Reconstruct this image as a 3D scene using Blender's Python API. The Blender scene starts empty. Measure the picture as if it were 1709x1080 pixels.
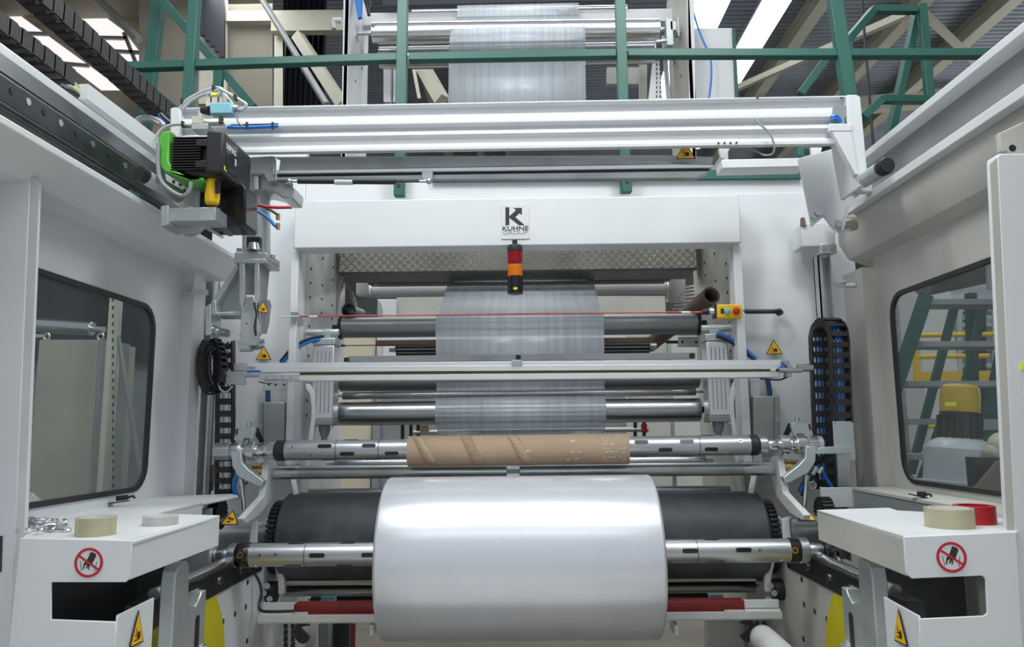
import bpy, bmesh, math, random
from mathutils import Vector, Matrix
random.seed(7)
S = bpy.context.scene
COL = S.collection
# ---------------------------------------------------------------- camera
F_PX, CX, CY = 1250.0, 854.5, 540.0
EYE = Vector((0, 0, 1.5))
CAMR = (Matrix.Rotation(math.radians(1.0), 3, 'Z') @ Matrix.Rotation(math.radians(98.0), 3, 'X')
        @ Matrix.Rotation(math.radians(-0.49), 3, 'Z'))
cd = bpy.data.cameras.new('camera'); cam = bpy.data.objects.new('camera', cd); COL.objects.link(cam)
cd.sensor_width = 36.0; cd.lens = 36.0 * F_PX / 1709.0; cd.clip_start = 0.05; cd.clip_end = 200
cam.matrix_world = Matrix.Translation(EYE) @ CAMR.to_4x4()
S.camera = cam
# ---------------------------------------------------------------- colour management, world, lights
S.view_settings.view_transform = 'Standard'; S.view_settings.look = 'None'
S.view_settings.exposure = -0.18; S.view_settings.gamma = 1.0; S.view_settings.use_curve_mapping = False
W = bpy.data.worlds.new('world'); S.world = W; W.use_nodes = True
bgn = W.node_tree.nodes['Background']; bgn.inputs[0].default_value = (.86, .91, 1, 1); bgn.inputs[1].default_value = .60
def area(name, loc, size, e, target=None, col=(.98, 1, .98)):
    l = bpy.data.lights.new(name, 'AREA'); l.shape = 'RECTANGLE'; l.size, l.size_y = size; l.energy = e; l.color = col
    o = bpy.data.objects.new(name, l); COL.objects.link(o); o.location = loc
    d = Vector(target) - Vector(loc) if target else Vector((0, 0, -1))
    o.rotation_euler = d.to_track_quat('-Z', 'Y').to_euler()
    return o
# rows of hall ceiling lamps, running across and along the hall
area('hall_lamp', (0, -3.6, 6.6), (9, .5), 50, (0, 2.6, 1.4))
area('hall_lamp', (0, -1.2, 7.0), (9, .3), 60, (0, 2.6, 1.6))
area('hall_lamp', (0, 1.3, 7.4), (6, .3), 80, (0, 3.0, 1.5))
area('hall_lamp', (0, 6.2, 7.4), (6, .8), 200, (0, 5.0, 1.0))
area('hall_lamp', (-3.6, 9.5, 7.0), (.8, 6), 110)
area('hall_lamp', (5.4, 9.5, 7.0), (.8, 6), 200)
area('cell_wall_fill', (-1.1, 1.5, 4.9), (.5, 1.6), 66, (1.5, 2.6, 1.3))  # added fill without a fixture, brightens the right enclosure wall
area('cell_wall_fill', (1.1, 1.5, 4.9), (.5, 1.6), 66, (-1.5, 2.6, 1.3))  # matching added fill for the left enclosure wall
area('roof_fill', (11.7, 12, 4.5), (9, 5), 420, (5, 12, 7))  # unseen fill added to lift the dark roof and girders
area('roof_fill', (-11.7, 12, 4.5), (9, 5), 120, (-5, 11, 7))  # weaker added fill for the roof on the left
area('opening_fill', (0, 4.95, 2.5), (1.6, .1), 14, (0, 4.5, 1.4))  # added fill hidden behind the black crossbar, brightens the opening
# ---------------------------------------------------------------- pixel -> world helpers
def ray(px, py): return CAMR @ Vector(((px - CX) / F_PX, -(py - CY) / F_PX, -1))
def at(px, py, Y): d = ray(px, py); return EYE + d * (Y / d.y)
def atx(px, py, X): d = ray(px, py); return EYE + d * (X / d.x)
def atz(px, py, Z): d = ray(px, py); return EYE + d * ((Z - EYE.z) / d.z)
def ppm(Y): return Y / F_PX            # metres per pixel at depth Y (about)
V = Vector
X0 = -0.02
# ---------------------------------------------------------------- mesh builder
class B:
    def __init__(s, m=0): s.bm = bmesh.new(); s.m = m
    def poly(s, pts):
        return s.bm.faces.new([s.bm.verts.new(V(p)) for p in pts])
    def hexa(s, p):
        v = [s.bm.verts.new(V(q)) for q in p]
        for f in ((0,1,2,3), (7,6,5,4), (0,4,5,1), (1,5,6,2), (2,6,7,3), (3,7,4,0)): s.bm.faces.new([v[i] for i in f])
        return s
    def box(s, lo, hi):
        x0, y0, z0 = lo; x1, y1, z1 = hi
        return s.hexa([(x0,y0,z0), (x1,y0,z0), (x1,y1,z0), (x0,y1,z0), (x0,y0,z1), (x1,y0,z1), (x1,y1,z1), (x0,y1,z1)])
    def bar(s, a, b, w, h, up=(0, 0, 1)):
        a, b = V(a), V(b); d = (b - a).normalized(); u = V(up)
        if abs(d.dot(u)) > .98: u = V((0, 1, 0))
        x = d.cross(u).normalized(); u = x.cross(d).normalized(); x *= w / 2; u *= h / 2
        return s.hexa([a - x - u, a + x - u, b + x - u, b - x - u, a - x + u, a + x + u, b + x + u, b - x + u])
    def _fr(s, d):
        d = d.normalized(); u = V((0, 0, 1)) if abs(d.z) < .9 else V((0, 1, 0))
        x = d.cross(u).normalized(); return x, x.cross(d).normalized()
    def rev(s, a, b, prof, n=28, caps=True, frac=False):
        a, b = V(a), V(b); L = (b - a).length; d = (b - a) / L; x, y = s._fr(d); rings = []
        for t, r in prof:
            c = a + d * (t * L if frac else t)
            rings.append([s.bm.verts.new(c + (x * math.cos(2*math.pi*i/n) + y * math.sin(2*math.pi*i/n)) * max(r, 1e-4)) for i in range(n)])
        for p, q in zip(rings, rings[1:]):
            for i in range(n): s.bm.faces.new([p[i], p[(i+1) % n], q[(i+1) % n], q[i]])
        if caps: s.bm.faces.new(rings[0][::-1]); s.bm.faces.new(rings[-1])
        return s
    def cyl(s, a, b, r, r2=None, n=28): return s.rev(a, b, [(0, r), (1, r if r2 is None else r2)], n, True, True)
    def pipe(s, a, b, r, ri, n=32):
        L = (V(b) - V(a)).length
        return s.rev(a, b, [(0, ri), (0, r), (L, r), (L, ri), (0, ri)], n, False)
    def tube(s, pts, r, n=8, k=6):
        P = [V(p) for p in pts]
        if len(P) > 2 and k > 1:
            Q = []; E = [P[0]*2 - P[1]] + P + [P[-1]*2 - P[-2]]
            for i in range(1, len(E) - 2):
                for j in range(k):
                    t = j / k; p0, p1, p2, p3 = E[i-1:i+3]
                    Q.append(.5*((2*p1) + (p2-p0)*t + (2*p0-5*p1+4*p2-p3)*t*t + (3*p1-p0-3*p2+p3)*t*t*t))
            Q.append(P[-1]); P = Q
        rings = []; up = None
        for i, p in enumerate(P):
            d = (P[min(i+1, len(P)-1)] - P[max(i-1, 0)]).normalized()
            if up is None: x, up = s._fr(d)
            x = d.cross(up).normalized(); up = x.cross(d).normalized()
            rings.append([s.bm.verts.new(p + (x*math.cos(2*math.pi*j/n) + up*math.sin(2*math.pi*j/n)) * r) for j in range(n)])
        for p, q in zip(rings, rings[1:]):
            for i in range(n): s.bm.faces.new([p[i], p[(i+1) % n], q[(i+1) % n], q[i]])
        s.bm.faces.new(rings[0][::-1]); s.bm.faces.new(rings[-1]); return s
    def prism(s, pts, vec):
        P = [V(p) for p in pts]; vec = V(vec); n = len(P)
        a = [s.bm.verts.new(p) for p in P]; b = [s.bm.verts.new(p + vec) for p in P]
        s.bm.faces.new(a); s.bm.faces.new(b[::-1])
        for i in range(n): s.bm.faces.new([a[(i+1) % n], a[i], b[i], b[(i+1) % n]])
        return s
    def holed(s, outer, holes, vec):
        """flat plate with holes, extruded by vec"""
        t = bmesh.new(); E = []
        for loop in [outer] + holes:
            v = [t.verts.new(V(p)) for p in loop]
            E += [t.edges.new((v[i], v[(i+1) % len(v)])) for i in range(len(v))]
        bmesh.ops.triangle_fill(t, use_beauty=True, use_dissolve=False, edges=E)
        r = bmesh.ops.extrude_face_region(t, geom=t.faces[:])
        bmesh.ops.translate(t, verts=[v for v in r['geom'] if isinstance(v, bmesh.types.BMVert)], vec=V(vec))
        me = bpy.data.meshes.new('t'); t.to_mesh(me); t.free(); s.bm.from_mesh(me); bpy.data.meshes.remove(me); return s
    def sph(s, c, r, n=16, sc=(1, 1, 1)):
        bmesh.ops.create_uvsphere(s.bm, u_segments=n, v_segments=n // 2, radius=r, matrix=Matrix.Translation(V(c)) @ Matrix.Diagonal((*sc, 1)))
        return s
    def hexn(s, c, d, r, L): return s.rev(V(c), V(c) + V(d).normalized() * L, [(0, r), (L, r)], 6)
def link(o): COL.objects.link(o); return o
def build(name, b, mat, parent=None, bev=0, smooth=True, label=None, loc=None):
    bm = b.bm
    if b.m:
        for v in bm.verts: v.co.x = 2 * X0 - v.co.x
    bmesh.ops.recalc_face_normals(bm, faces=bm.faces)
    off = root_loc(parent) if parent else None
    if off is None:
        xs = [v.co for v in bm.verts]
        off = loc or V(((min(p.x for p in xs)+max(p.x for p in xs))/2, (min(p.y for p in xs)+max(p.y for p in xs))/2, min(p.z for p in xs)))
    bmesh.ops.translate(bm, verts=bm.verts, vec=-off)
    for f in bm.faces: f.smooth = smooth
    for e in bm.edges:
        if len(e.link_faces) == 2 and e.calc_face_angle(0) > math.radians(32): e.smooth = False
    me = bpy.data.meshes.new(name); bm.to_mesh(me); bm.free()
    for m in (mat if isinstance(mat, (list, tuple)) else [mat]): me.materials.append(m)
    o = link(bpy.data.objects.new(name, me))
    if parent: o.parent = parent
    else: o.location = off
    if bev:
        md = o.modifiers.new('bevel', 'BEVEL'); md.width = bev; md.segments = 2; md.limit_method = 'ANGLE'; md.angle_limit = math.radians(40)
        md.harden_normals = False
    if label: o['label'] = label
    return o
def root_loc(o):
    v = V((0, 0, 0))
    while o: v += o.location; o = o.parent
    return v
def thing(name, label, cat, loc, group=None):
    o = link(bpy.data.objects.new(name, None)); o.location = V(loc); o.empty_display_size = .05
    o['label'] = label; o['category'] = cat
    if group: o['group'] = group
    return o
def tag(o, label, cat, group=None, kind=None):
    o['label'] = label; o['category'] = cat
    if group: o['group'] = group
    if kind: o['kind'] = kind
    return o
def pxfloor(b, x0, y0, x1, Y, dy, y0b=None):
    p, q = at(x0, y0, Y), at(x1, y0 if y0b is None else y0b, Y)
    b.prism([(p.x, Y, 0), (q.x, Y, 0), q, p], (0, dy, 0)); return b
def struct(o, label=None, cat=None):
    o['kind'] = 'structure'
    if label: o['label'] = label
    if cat: o['category'] = cat
    return o
def side_x(m, x): return 2 * X0 - x if m else x
# ---------------------------------------------------------------- materials
def mat(name, col, rough=.4, metal=0., noise=0., nscale=8., stretch=(1, 1, 1), rn=0., bump=0., bscale=60., bstretch=(1, 1, 1), col2=None, spec=.5, **kw):
    m = bpy.data.materials.new(name); m.use_nodes = True; nt = m.node_tree; N = nt.nodes; L = nt.links
    p = N['Principled BSDF']; p.inputs['Base Color'].default_value = (*col, 1); p.inputs['Roughness'].default_value = rough
    p.inputs['Metallic'].default_value = metal; p.inputs['Specular IOR Level'].default_value = spec
    for k, v in kw.items(): p.inputs[k.replace('_', ' ')].default_value = v
    m.diffuse_color = (*col, 1)
    if noise or rn:
        tc = N.new('ShaderNodeTexCoord'); mp = N.new('ShaderNodeMapping'); mp.inputs['Scale'].default_value = stretch
        nz = N.new('ShaderNodeTexNoise'); nz.inputs['Scale'].default_value = nscale; nz.inputs['Detail'].default_value = 5
        L.new(tc.outputs['Object'], mp.inputs[0]); L.new(mp.outputs[0], nz.inputs[0])
        if noise:
            r = N.new('ShaderNodeMapRange'); r.inputs[1].default_value = .3; r.inputs[2].default_value = .7
            mx = N.new('ShaderNodeMix'); mx.data_type = 'RGBA'
            c2 = col2 or tuple(c * (1 - noise) for c in col)
            mx.inputs[6].default_value = (*col, 1); mx.inputs[7].default_value = (*c2, 1)
            L.new(nz.outputs[0], r.inputs[0]); L.new(r.outputs[0], mx.inputs[0]); L.new(mx.outputs[2], p.inputs['Base Color'])
        if rn:
            r = N.new('ShaderNodeMapRange'); r.inputs[1].default_value = .3; r.inputs[2].default_value = .7
            r.inputs[3].default_value = max(.03, rough - rn); r.inputs[4].default_value = rough + rn
            L.new(nz.outputs[0], r.inputs[0]); L.new(r.outputs[0], p.inputs['Roughness'])
    if bump:
        tc = N.new('ShaderNodeTexCoord'); mp = N.new('ShaderNodeMapping'); mp.inputs['Scale'].default_value = bstretch
        nz = N.new('ShaderNodeTexNoise'); nz.inputs['Scale'].default_value = bscale; nz.inputs['Detail'].default_value = 2
        bn = N.new('ShaderNodeBump'); bn.inputs['Strength'].default_value = bump; bn.inputs['Distance'].default_value = .002
        L.new(tc.outputs['Object'], mp.inputs[0]); L.new(mp.outputs[0], nz.inputs[0]); L.new(nz.outputs[0], bn.inputs['Height']); L.new(bn.outputs[0], p.inputs['Normal'])
    return m
def emis(name, col, e):
    m = bpy.data.materials.new(name); m.use_nodes = True; p = m.node_tree.nodes['Principled BSDF']
    p.inputs['Base Color'].default_value = (*col, 1); p.inputs['Emission Color'].default_value = (*col, 1); p.inputs['Emission Strength'].default_value = e
    return m
def clear(name, tint, a, col=(.8, .85, .9), rough=.1, metal=0., streak=0.):
    """see-through: a = share of the surface shader"""
    m = bpy.data.materials.new(name); m.use_nodes = True; nt = m.node_tree; N = nt.nodes; L = nt.links
    p = N['Principled BSDF']; p.inputs['Base Color'].default_value = (*col, 1); p.inputs['Roughness'].default_value = rough; p.inputs['Metallic'].default_value = metal
    t = N.new('ShaderNodeBsdfTransparent'); t.inputs[0].default_value = (*tint, 1); mx = N.new('ShaderNodeMixShader'); mx.inputs[0].default_value = a
    L.new(t.outputs[0], mx.inputs[1]); L.new(p.outputs[0], mx.inputs[2]); L.new(mx.outputs[0], N['Material Output'].inputs[0])
    if streak:
        tc = N.new('ShaderNodeTexCoord'); mp = N.new('ShaderNodeMapping'); mp.inputs['Scale'].default_value = (1, .03, .03)
        nz = N.new('ShaderNodeTexNoise'); nz.inputs['Scale'].default_value = 40; nz.inputs['Detail'].default_value = 4
        r = N.new('ShaderNodeMapRange'); r.inputs[1].default_value = .3; r.inputs[2].default_value = .7
        r.inputs[3].default_value = a - streak; r.inputs[4].default_value = min(1, a + streak)
        L.new(tc.outputs['Object'], mp.inputs[0]); L.new(mp.outputs[0], nz.inputs[0]); L.new(nz.outputs[0], r.inputs[0]); L.new(r.outputs[0], mx.inputs[0])
    return m
M = {}
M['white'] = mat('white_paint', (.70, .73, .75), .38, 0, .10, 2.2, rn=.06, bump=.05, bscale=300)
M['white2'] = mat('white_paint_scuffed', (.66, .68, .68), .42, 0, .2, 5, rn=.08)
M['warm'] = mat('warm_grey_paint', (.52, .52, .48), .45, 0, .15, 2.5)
M['cream'] = mat('cream_cladding', (.24, .225, .18), .6, 0, .15, 1.2)
M['zinc'] = mat('galvanised_steel', (.60, .65, .66), .36, .62, .25, 7, rn=.08)
M['alu'] = mat('aluminium', (.78, .80, .82), .32, .8, .05, 4)
M['alub'] = mat('bright_extrusion', (.86, .87, .89), .3, .35, .04, 4)
M['sleeve'] = mat('shaft_sleeve', (.52, .54, .56), .33, .9, .1, 6)
M['steel'] = mat('machined_steel', (.60, .62, .64), .28, 1, .05, 8)
M['roller'] = mat('ground_steel_roller', (.40, .41, .43), .26, 1, .08, 5, (1, .0, .0))
M['rollerd'] = mat('grey_anodised_roller', (.26, .27, .28), .40, .75, .1, 12, (1, .0, .0))
M['chrome'] = mat('bright_chrome', (.74, .74, .76), .17, 1, .06, 8, (1, 0, 0))
M['tube'] = mat('mill_finish_tube', (.46, .50, .50), .36, .9, .3, 4, (1, .6, .6))
M['rubber'] = mat('black_rubber', (.030, .033, .042), .55, 0, .9, 9, (1, 1, 1), rn=.1, col2=(.075, .08, .095))
M['black'] = mat('black_plastic', (.018, .019, .022), .45, 0, .3, 20)
M['blackg'] = mat('black_gloss', (.012, .012, .014), .18)
M['dark'] = mat('dark_steel', (.06, .062, .065), .4, .7, .4, 9)
M['rail'] = mat('oiled_rail_steel', (.10, .11, .12), .3, .8, .5, 6, rn=.1)
M['green'] = mat('teal_green_paint', (.018, .115, .09), .4, 0, .2, 4)
M['lime'] = mat('lime_green_paint', (.10, .42, .05), .4)
M['grey'] = mat('grey_paint', (.28, .30, .31), .45, 0, .2, 5)
M['lgrey'] = mat('light_grey_cable', (.45, .47, .50), .4)
M['yellow'] = mat('yellow_plastic', (.80, .50, .01), .35)
M['signy'] = mat('sign_yellow', (.86, .47, .01), .4)
M['disc'] = mat('yellow_disc_paint', (.62, .55, .0), .45)
M['red'] = mat('red_paint', (.50, .015, .02), .35)
M['redd'] = mat('dark_red_bar', (.22, .02, .02), .35, 0, .3, 10, (1, .1, .1))
M['signr'] = mat('sign_red', (.48, .01, .03), .4)
M['blue'] = mat('blue_hose', (.01, .17, .60), .35)
M['sky'] = mat('light_blue_plastic', (.22, .50, .60), .4)
M['card'] = mat('cardboard', (.46, .33, .22), .7, 0, .15, 6, (1, 1, 1), bump=.1, bscale=200)
M['cardd'] = mat('brown_paper_tube', (.17, .12, .09), .7, 0, .2, 8)
M['brass'] = mat('brass', (.62, .42, .16), .3, 1)
M['sticker'] = mat('white_sticker', (.66, .68, .68), .3)
M['ink'] = mat('black_ink', (.02, .02, .022), .5)
M['floor'] = mat('concrete_floor', (.20, .175, .145), .5, 0, .5, 1.6, (1, 1, 1), rn=.15, col2=(.12, .11, .10))
M['roof'] = mat('roof_sheet', (.42, .46, .54), .5, .1, .3, 1.5)
M['girder'] = mat('girder_paint', (.58, .57, .47), .5, 0, .12, 3)
M['curtain'] = mat('navy_curtain', (.02, .024, .035), .5)
M['film'] = clear('film_web', (.95, .97, .99), .48, (.80, .86, .92), .28, .05, .07)
M['filmroll'] = mat('wound_film', (.72, .75, .81), .27, .55, .05, 5, (1, 0, 0), Coat_Weight=.3, Coat_Roughness=.15)
M['glass'] = clear('window_glass', (.84, .87, .86), .12, (.25, .27, .28), .05)
M['plex'] = clear('clear_plastic', (.85, .9, .9), .25, (.6, .65, .66), .08)
M['tape'] = clear('clear_tape', (.9, .86, .66), .62, (.62, .58, .42), .25)
M['tapew'] = clear('pale_tape', (.9, .9, .86), .6, (.66, .68, .66), .25)
M['skylight'] = emis('skylight', (1, .92, .90), .95)
M['lampglow'] = emis('lamp_diffuser', (.95, .97, 1), 5)
M['redlens'] = mat('red_lens', (.32, .005, .01), .15, Transmission_Weight=.2)
M['amber'] = mat('amber_lens', (.80, .20, .005), .15, Transmission_Weight=.1)
M['alure'] = mat('label_yellow', (.8, .85, .05), .4)
# tread plate: small raised diagonal bars as bump
def treadmat():
    m = mat('tread_plate', (.22, .215, .195), .45, .55, .3, 5); N = m.node_tree.nodes; L = m.node_tree.links; p = N['Principled BSDF']
    tc = N.new('ShaderNodeTexCoord'); hs = []
    for ang, off in ((45, 0), (-45, .5)):
        mp = N.new('ShaderNodeMapping'); mp.inputs['Rotation'].default_value = (0, math.radians(ang), 0); mp.inputs['Scale'].default_value = (85, 85, 85)
        w = N.new('ShaderNodeTexWave'); w.bands_direction = 'X'; w.inputs['Scale'].default_value = .35
        ck = N.new('ShaderNodeTexChecker'); ck.inputs['Scale'].default_value = 1
        mp2 = N.new('ShaderNodeMapping'); mp2.inputs['Scale'].default_value = (42, .001, 42); mp2.inputs['Location'].default_value = (0, .3, 0)
        L.new(tc.outputs['Object'], mp.inputs[0]); L.new(mp.outputs[0], w.inputs[0]); L.new(tc.outputs['Object'], mp2.inputs[0]); L.new(mp2.outputs[0], ck.inputs[0])
        mu = N.new('ShaderNodeMath'); mu.operation = 'MULTIPLY'; L.new(w.outputs['Fac'], mu.inputs[0])
        if off:
            iv = N.new('ShaderNodeMath'); iv.operation = 'SUBTRACT'; iv.inputs[0].default_value = 1; L.new(ck.outputs['Fac'], iv.inputs[1]); L.new(iv.outputs[0], mu.inputs[1])
        else: L.new(ck.outputs['Fac'], mu.inputs[1])
        hs.append(mu)
    ad = N.new('ShaderNodeMath'); L.new(hs[0].outputs[0], ad.inputs[0]); L.new(hs[1].outputs[0], ad.inputs[1])
    bn = N.new('ShaderNodeBump'); bn.inputs['Strength'].default_value = .7; bn.inputs['Distance'].default_value = .004
    L.new(ad.outputs[0], bn.inputs['Height']); L.new(bn.outputs[0], p.inputs['Normal']); return m
M['tread'] = treadmat()
# ---------------------------------------------------------------- shared small pieces
def text_mesh(txt, size, mat_, parent, origin, xdir, updir, name='lettering', ext=.0006, bold=0, sx=1.0, align='CENTER', label=None):
    c = bpy.data.curves.new('t', 'FONT'); c.body = txt; c.size = size; c.extrude = ext; c.align_x = align; c.align_y = 'CENTER'; c.offset = bold; c.resolution_u = 3
    o = bpy.data.objects.new('t', c); COL.objects.link(o); dg = bpy.context.evaluated_depsgraph_get(); dg.update()
    me = bpy.data.meshes.new_from_object(o.evaluated_get(dg)); bpy.data.objects.remove(o); bpy.data.curves.remove(c)
    x = V(xdir).normalized(); u = V(updir).normalized(); n = x.cross(u)
    Mx = Matrix(((x.x*sx, u.x, n.x, 0), (x.y*sx, u.y, n.y, 0), (x.z*sx, u.z, n.z, 0), (0, 0, 0, 1)))
    me.transform(Matrix.Translation(V(origin) - root_loc(parent)) @ Mx); me.materials.clear(); me.materials.append(mat_)
    r = link(bpy.data.objects.new(name, me)); r.parent = parent
    if label: r['label'] = label
    return r
def tri_sign(parent, c, xd, ud, w, th=.002, hs=1, pict='hand', label='yellow triangular crush warning sign'):
    """yellow warning triangle centred on c, facing xd x ud"""
    c, xd, ud = V(c), V(xd).normalized(), V(ud).normalized(); n = xd.cross(ud)
    h = w * .88 * hs
    def tri(k, o): return [c + xd*x*k + ud*y*k + n*o for x, y in ((-w/2, -h/3), (w/2, -h/3), (0, 2*h/3))]
    b = B(); b.prism(tri(1, 0), n * th); bp = build('warning_sign', b, M['ink'], parent, label=label)
    b = B(); b.prism(tri(.86, th), n * .0008); build('sign_face', b, M['signy'], bp)
    b = B()
    def blob(pts): b.prism([c + xd*x*w + ud*y*w*hs + n*(th+.0008) for x, y in pts], n * .0006)
    if pict == 'hand':
        blob([(-.04, -.14), (.14, -.16), (.18, -.1), (.17, .0), (.1, .05), (.02, .04), (-.02, -.0), (-.05, .0), (-.04, -.06)])
        blob([(-.24, -.16), (-.02, -.17), (-.02, -.14), (-.24, -.13)]); blob([(-.2, -.02), (-.03, -.01), (-.03, -.04), (-.2, -.05)])
        blob([(-.12, .14), (-.09, .14), (-.09, .05), (-.06, .05), (-.105, .0), (-.15, .05), (-.12, .05)])
    else:
        for x, y in ((-.07, .08), (.1, .02)):
            blob([(x + .09*math.cos(a*math.pi/6), y + .075*math.sin(a*math.pi/6)) for a in range(12)])
        blob([(-.2, -.14), (-.02, -.17), (.05, -.1), (-.05, -.06), (-.18, -.1)])
    build('pictogram', b, M['ink'], bp)
def bolt(parent, c, d, r=.009, L=.007, m='zinc', name='bolt', mir=0, washer=True):
    b = B(mir); d = V(d).normalized()
    if washer: b.cyl(V(c), V(c) + d * L * .25, r * 1.5, n=16)
    b.hexn(V(c), d, r, L); return build(name, b, M[m], parent)
def rrect(cy0, cy1, cz0, cz1, r, f, n=5):
    """rounded rectangle in 2D mapped by f(u, v)"""
    P = []
    for (u, v, a0) in ((cy1-r, cz1-r, 0), (cy0+r, cz1-r, 90), (cy0+r, cz0+r, 180), (cy1-r, cz0+r, 270)):
        for i in range(n + 1):
            a = math.radians(a0 + 90 * i / n); P.append(f(u + r*math.cos(a), v + r*math.sin(a)))
    return P
# ================================================================ THE HALL
RZ = 8.2      # underside of roof
b = B(); b.box((-14, -6, -.1), (14, 24, 0)); struct(build('floor', b, M['floor']))
b = B(); b.box((-3, -5, 0), (3, 2.2, .03)); struct(build('floor_reflector', b, mat('pale_reflector', (.62, .60, .56), .5, 0, .1, 2)))  # unseen pale slab added so its bounce lightens the film roll from below
b = B(); n = 150                                             # corrugated roof: ribs run across the hall
for i in range(n):
    y0 = 4.6 + i * .125; y1 = y0 + .125
    P = [(y0, RZ), (y0+.03, RZ), (y0+.045, RZ-.045), (y0+.095, RZ-.045), (y0+.11, RZ)]
    for (ya, za), (yb, zb) in zip(P, P[1:] + [(y1, RZ)]):
        b.poly([(-12, ya, za), (12, ya, za), (12, yb, zb), (-12, yb, zb)])
b.box((-12, 4.6, RZ + .02), (12, 4.6 + n*.125, RZ + .1))
struct(build('ceiling', b, M['roof'], smooth=False))
b = B(); b.box((-14, 23, 0), (14, 23.2, RZ + .1)); struct(build('wall_back', b, M['cream']))
b = B(); b.box((12, -1, 0), (12.2, 23, RZ + .1)); struct(build('wall_right', b, M['cream']))
b = B(); b.box((-12.2, 5, 0), (-12, 23, RZ + .1)); struct(build('wall_left', b, M['cream']))
# roof girders along the hall
for i, (x, w, lb) in enumerate(((4.6, .2, 'nearest the lamp strip'), (6.15, .2, 'second from the lamp strip'), (7.5, .22, 'farthest to the right'),
                         (-1.0, .16, 'above the tower rollers, left one'), (-1.75, .2, 'just left of the tower'), (-.35, .12, 'seen behind the upper film'))):
    b = B(); y0, y1 = 7, 22
    for z0, z1, ww in ((RZ-.06, RZ-.045, w), (RZ-.34, RZ-.325, w), (RZ-.325, RZ-.06, .02)): b.box((x-ww/2, y0, z0), (x+ww/2, y1, z1))
    tag(build('roof_girder', b, M['girder']), 'cream steel I girder under the roof sheets, ' + lb, 'girder', 'roof girders along the hall')
for i, (p, q, lb) in enumerate((((1228, 148, 12), (1520, 20, 9), 'crossing from the white box up to the right'), ((1540, 20, 10), (1640, 115, 12), 'sloping down at the far right'),
                          ((1250, 35, 12), (1400, 22, 12), 'short one beside the lamp strip'))):
    b = B(); b.bar(at(*p), at(*q), .09, .09); tag(build('roof_brace', b, M['girder']), 'thin cream diagonal roof brace ' + lb, 'brace', 'roof braces')
b = B(); b.bar(at(1225, 196, 14), at(1720, 150, 14), .2, .3); tag(build('cross_girder', b, M['girder']), 'cream girder spanning the hall behind the right green ladder cage', 'girder')
# lamp strip running away from the viewer
T = thing('ceiling_light', 'long glowing lamp strip hanging under the roof right of the white box', 'lamp', (3.72, 10, RZ - .6))
b = B(); b.box((3.5, 5.0, RZ-.55), (3.94, 16, RZ-.5)); build('housing', b, M['white'], T)
b = B(); b.box((3.52, 5.0, RZ-.58), (3.92, 16, RZ-.551)); build('diffuser', b, M['lampglow'], T)
T = thing('ceiling_light', 'glowing lamp strip seen behind the blue hose at the tower top', 'lamp', (2.6, 10, RZ - .6))
b = B(); b.box((2.3, 7.6, RZ-.95), (2.85, 13.2, RZ-.9)); build('housing', b, M['white'], T)
b = B(); b.box((2.32, 7.6, RZ-.98), (2.83, 13.2, RZ-.951)); build('diffuser', b, M['lampglow'], T)
# skylights upper left
for pts, lb in (([(70, -15), (215, 60), (236, 100), (236, 116), (205, 150), (-5, -15)], 'large bright skylight above the left cable chains'),):
    pass
T = thing('roof_skylight', 'bright window strip in the sloping roof above the upper left cable chain', 'skylight', at(150, 80, 11))
pts = [at(40, -20, 11), at(110, -20, 11), at(205, 50, 11), at(232, 85, 11), at(233, 118, 11), at(215, 125, 11), at(150, 70, 11)]
b = B(); b.prism(pts, (0, .02, 0)); build('glazing', b, M['skylight'], T)
b = B()
for p, q in (((110, 62), (212, 64)), ((160, 84), (234, 88)), ((207, 55), (232, 118))): b = B(); b.bar(at(*p, 10.95), at(*q, 10.95), .05, .05); build('glazing_bar', b, M['grey'], T)
T = thing('roof_skylight', 'narrow slanting skylight strip below the upper left cable chain', 'skylight', at(100, 90, 10.9))
pts = [at(-8, 2, 10.9), at(28, 22, 10.9), at(205, 150, 10.9), at(168, 150, 10.9), at(118, 112, 10.9), at(-8, 20, 10.9)]
b = B(); b.prism(pts, (0, .02, 0)); build('glazing', b, M['skylight'], T)
for p, q in (((45, 56), (78, 57)), ((104, 106), (148, 110))): b = B(); b.bar(at(*p, 10.85), at(*q, 10.85), .05, .05); build('glazing_bar', b, M['grey'], T)
b = B(); b.prism([at(-60, -60, 11.2), at(250, -60, 11.2), at(250, 230, 11.2), at(-60, 230, 11.2)], (0, .1, 0))
struct(build('wall_1', b, M['cream']))
b = B(); b.box((-12, 5.5, 8.02), (-4.6, 11.2, 8.12)); struct(build('ceiling_lining', b, M['cream']))
b = B()                                                       # cream cladding screen behind platform, left
for i, (x0, x1) in enumerate(((232, 372), (380, 455))):
    b.hexa([at(x0, 320, 9), at(x1, 320, 9), at(x1, 320, 9.06), at(x0, 320, 9.06), at(x0, -30, 9), at(x1, -30, 9), at(x1, -30, 9.06), at(x0, -30, 9.06)])
struct(build('wall_2', b, M['cream']))
b = B(); b.hexa([at(455, 320, 8.9), at(472, 320, 8.9), at(472, 320, 9.1), at(455, 320, 9.1), at(458, 50, 8.9), at(472, 50, 8.9), at(472, 50, 9.1), at(458, 50, 9.1)])
tag(build('steel_column', b, M['girder']), 'cream steel column left of the dark ribbed curtain', 'column')
b = B(); b.bar(at(376, 200, 8.9), at(376, -20, 8.9), .05, .05); tag(build('steel_column', b, M['girder']), 'slim pale column right of the hanging dark curtain', 'column')
b = B()
for i in range(5):
    x0 = 336 + i * 8; b.bar(at(x0 + 3, 96 if i == 4 else 60 + i*9, 8.8), at(x0 + 3, -20, 8.8), .06, .04)
tag(build('dark_curtain', b, M['curtain']), 'narrow dark curtain hanging between the cream wall panels', 'curtain')
b = B(); P = []
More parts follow.
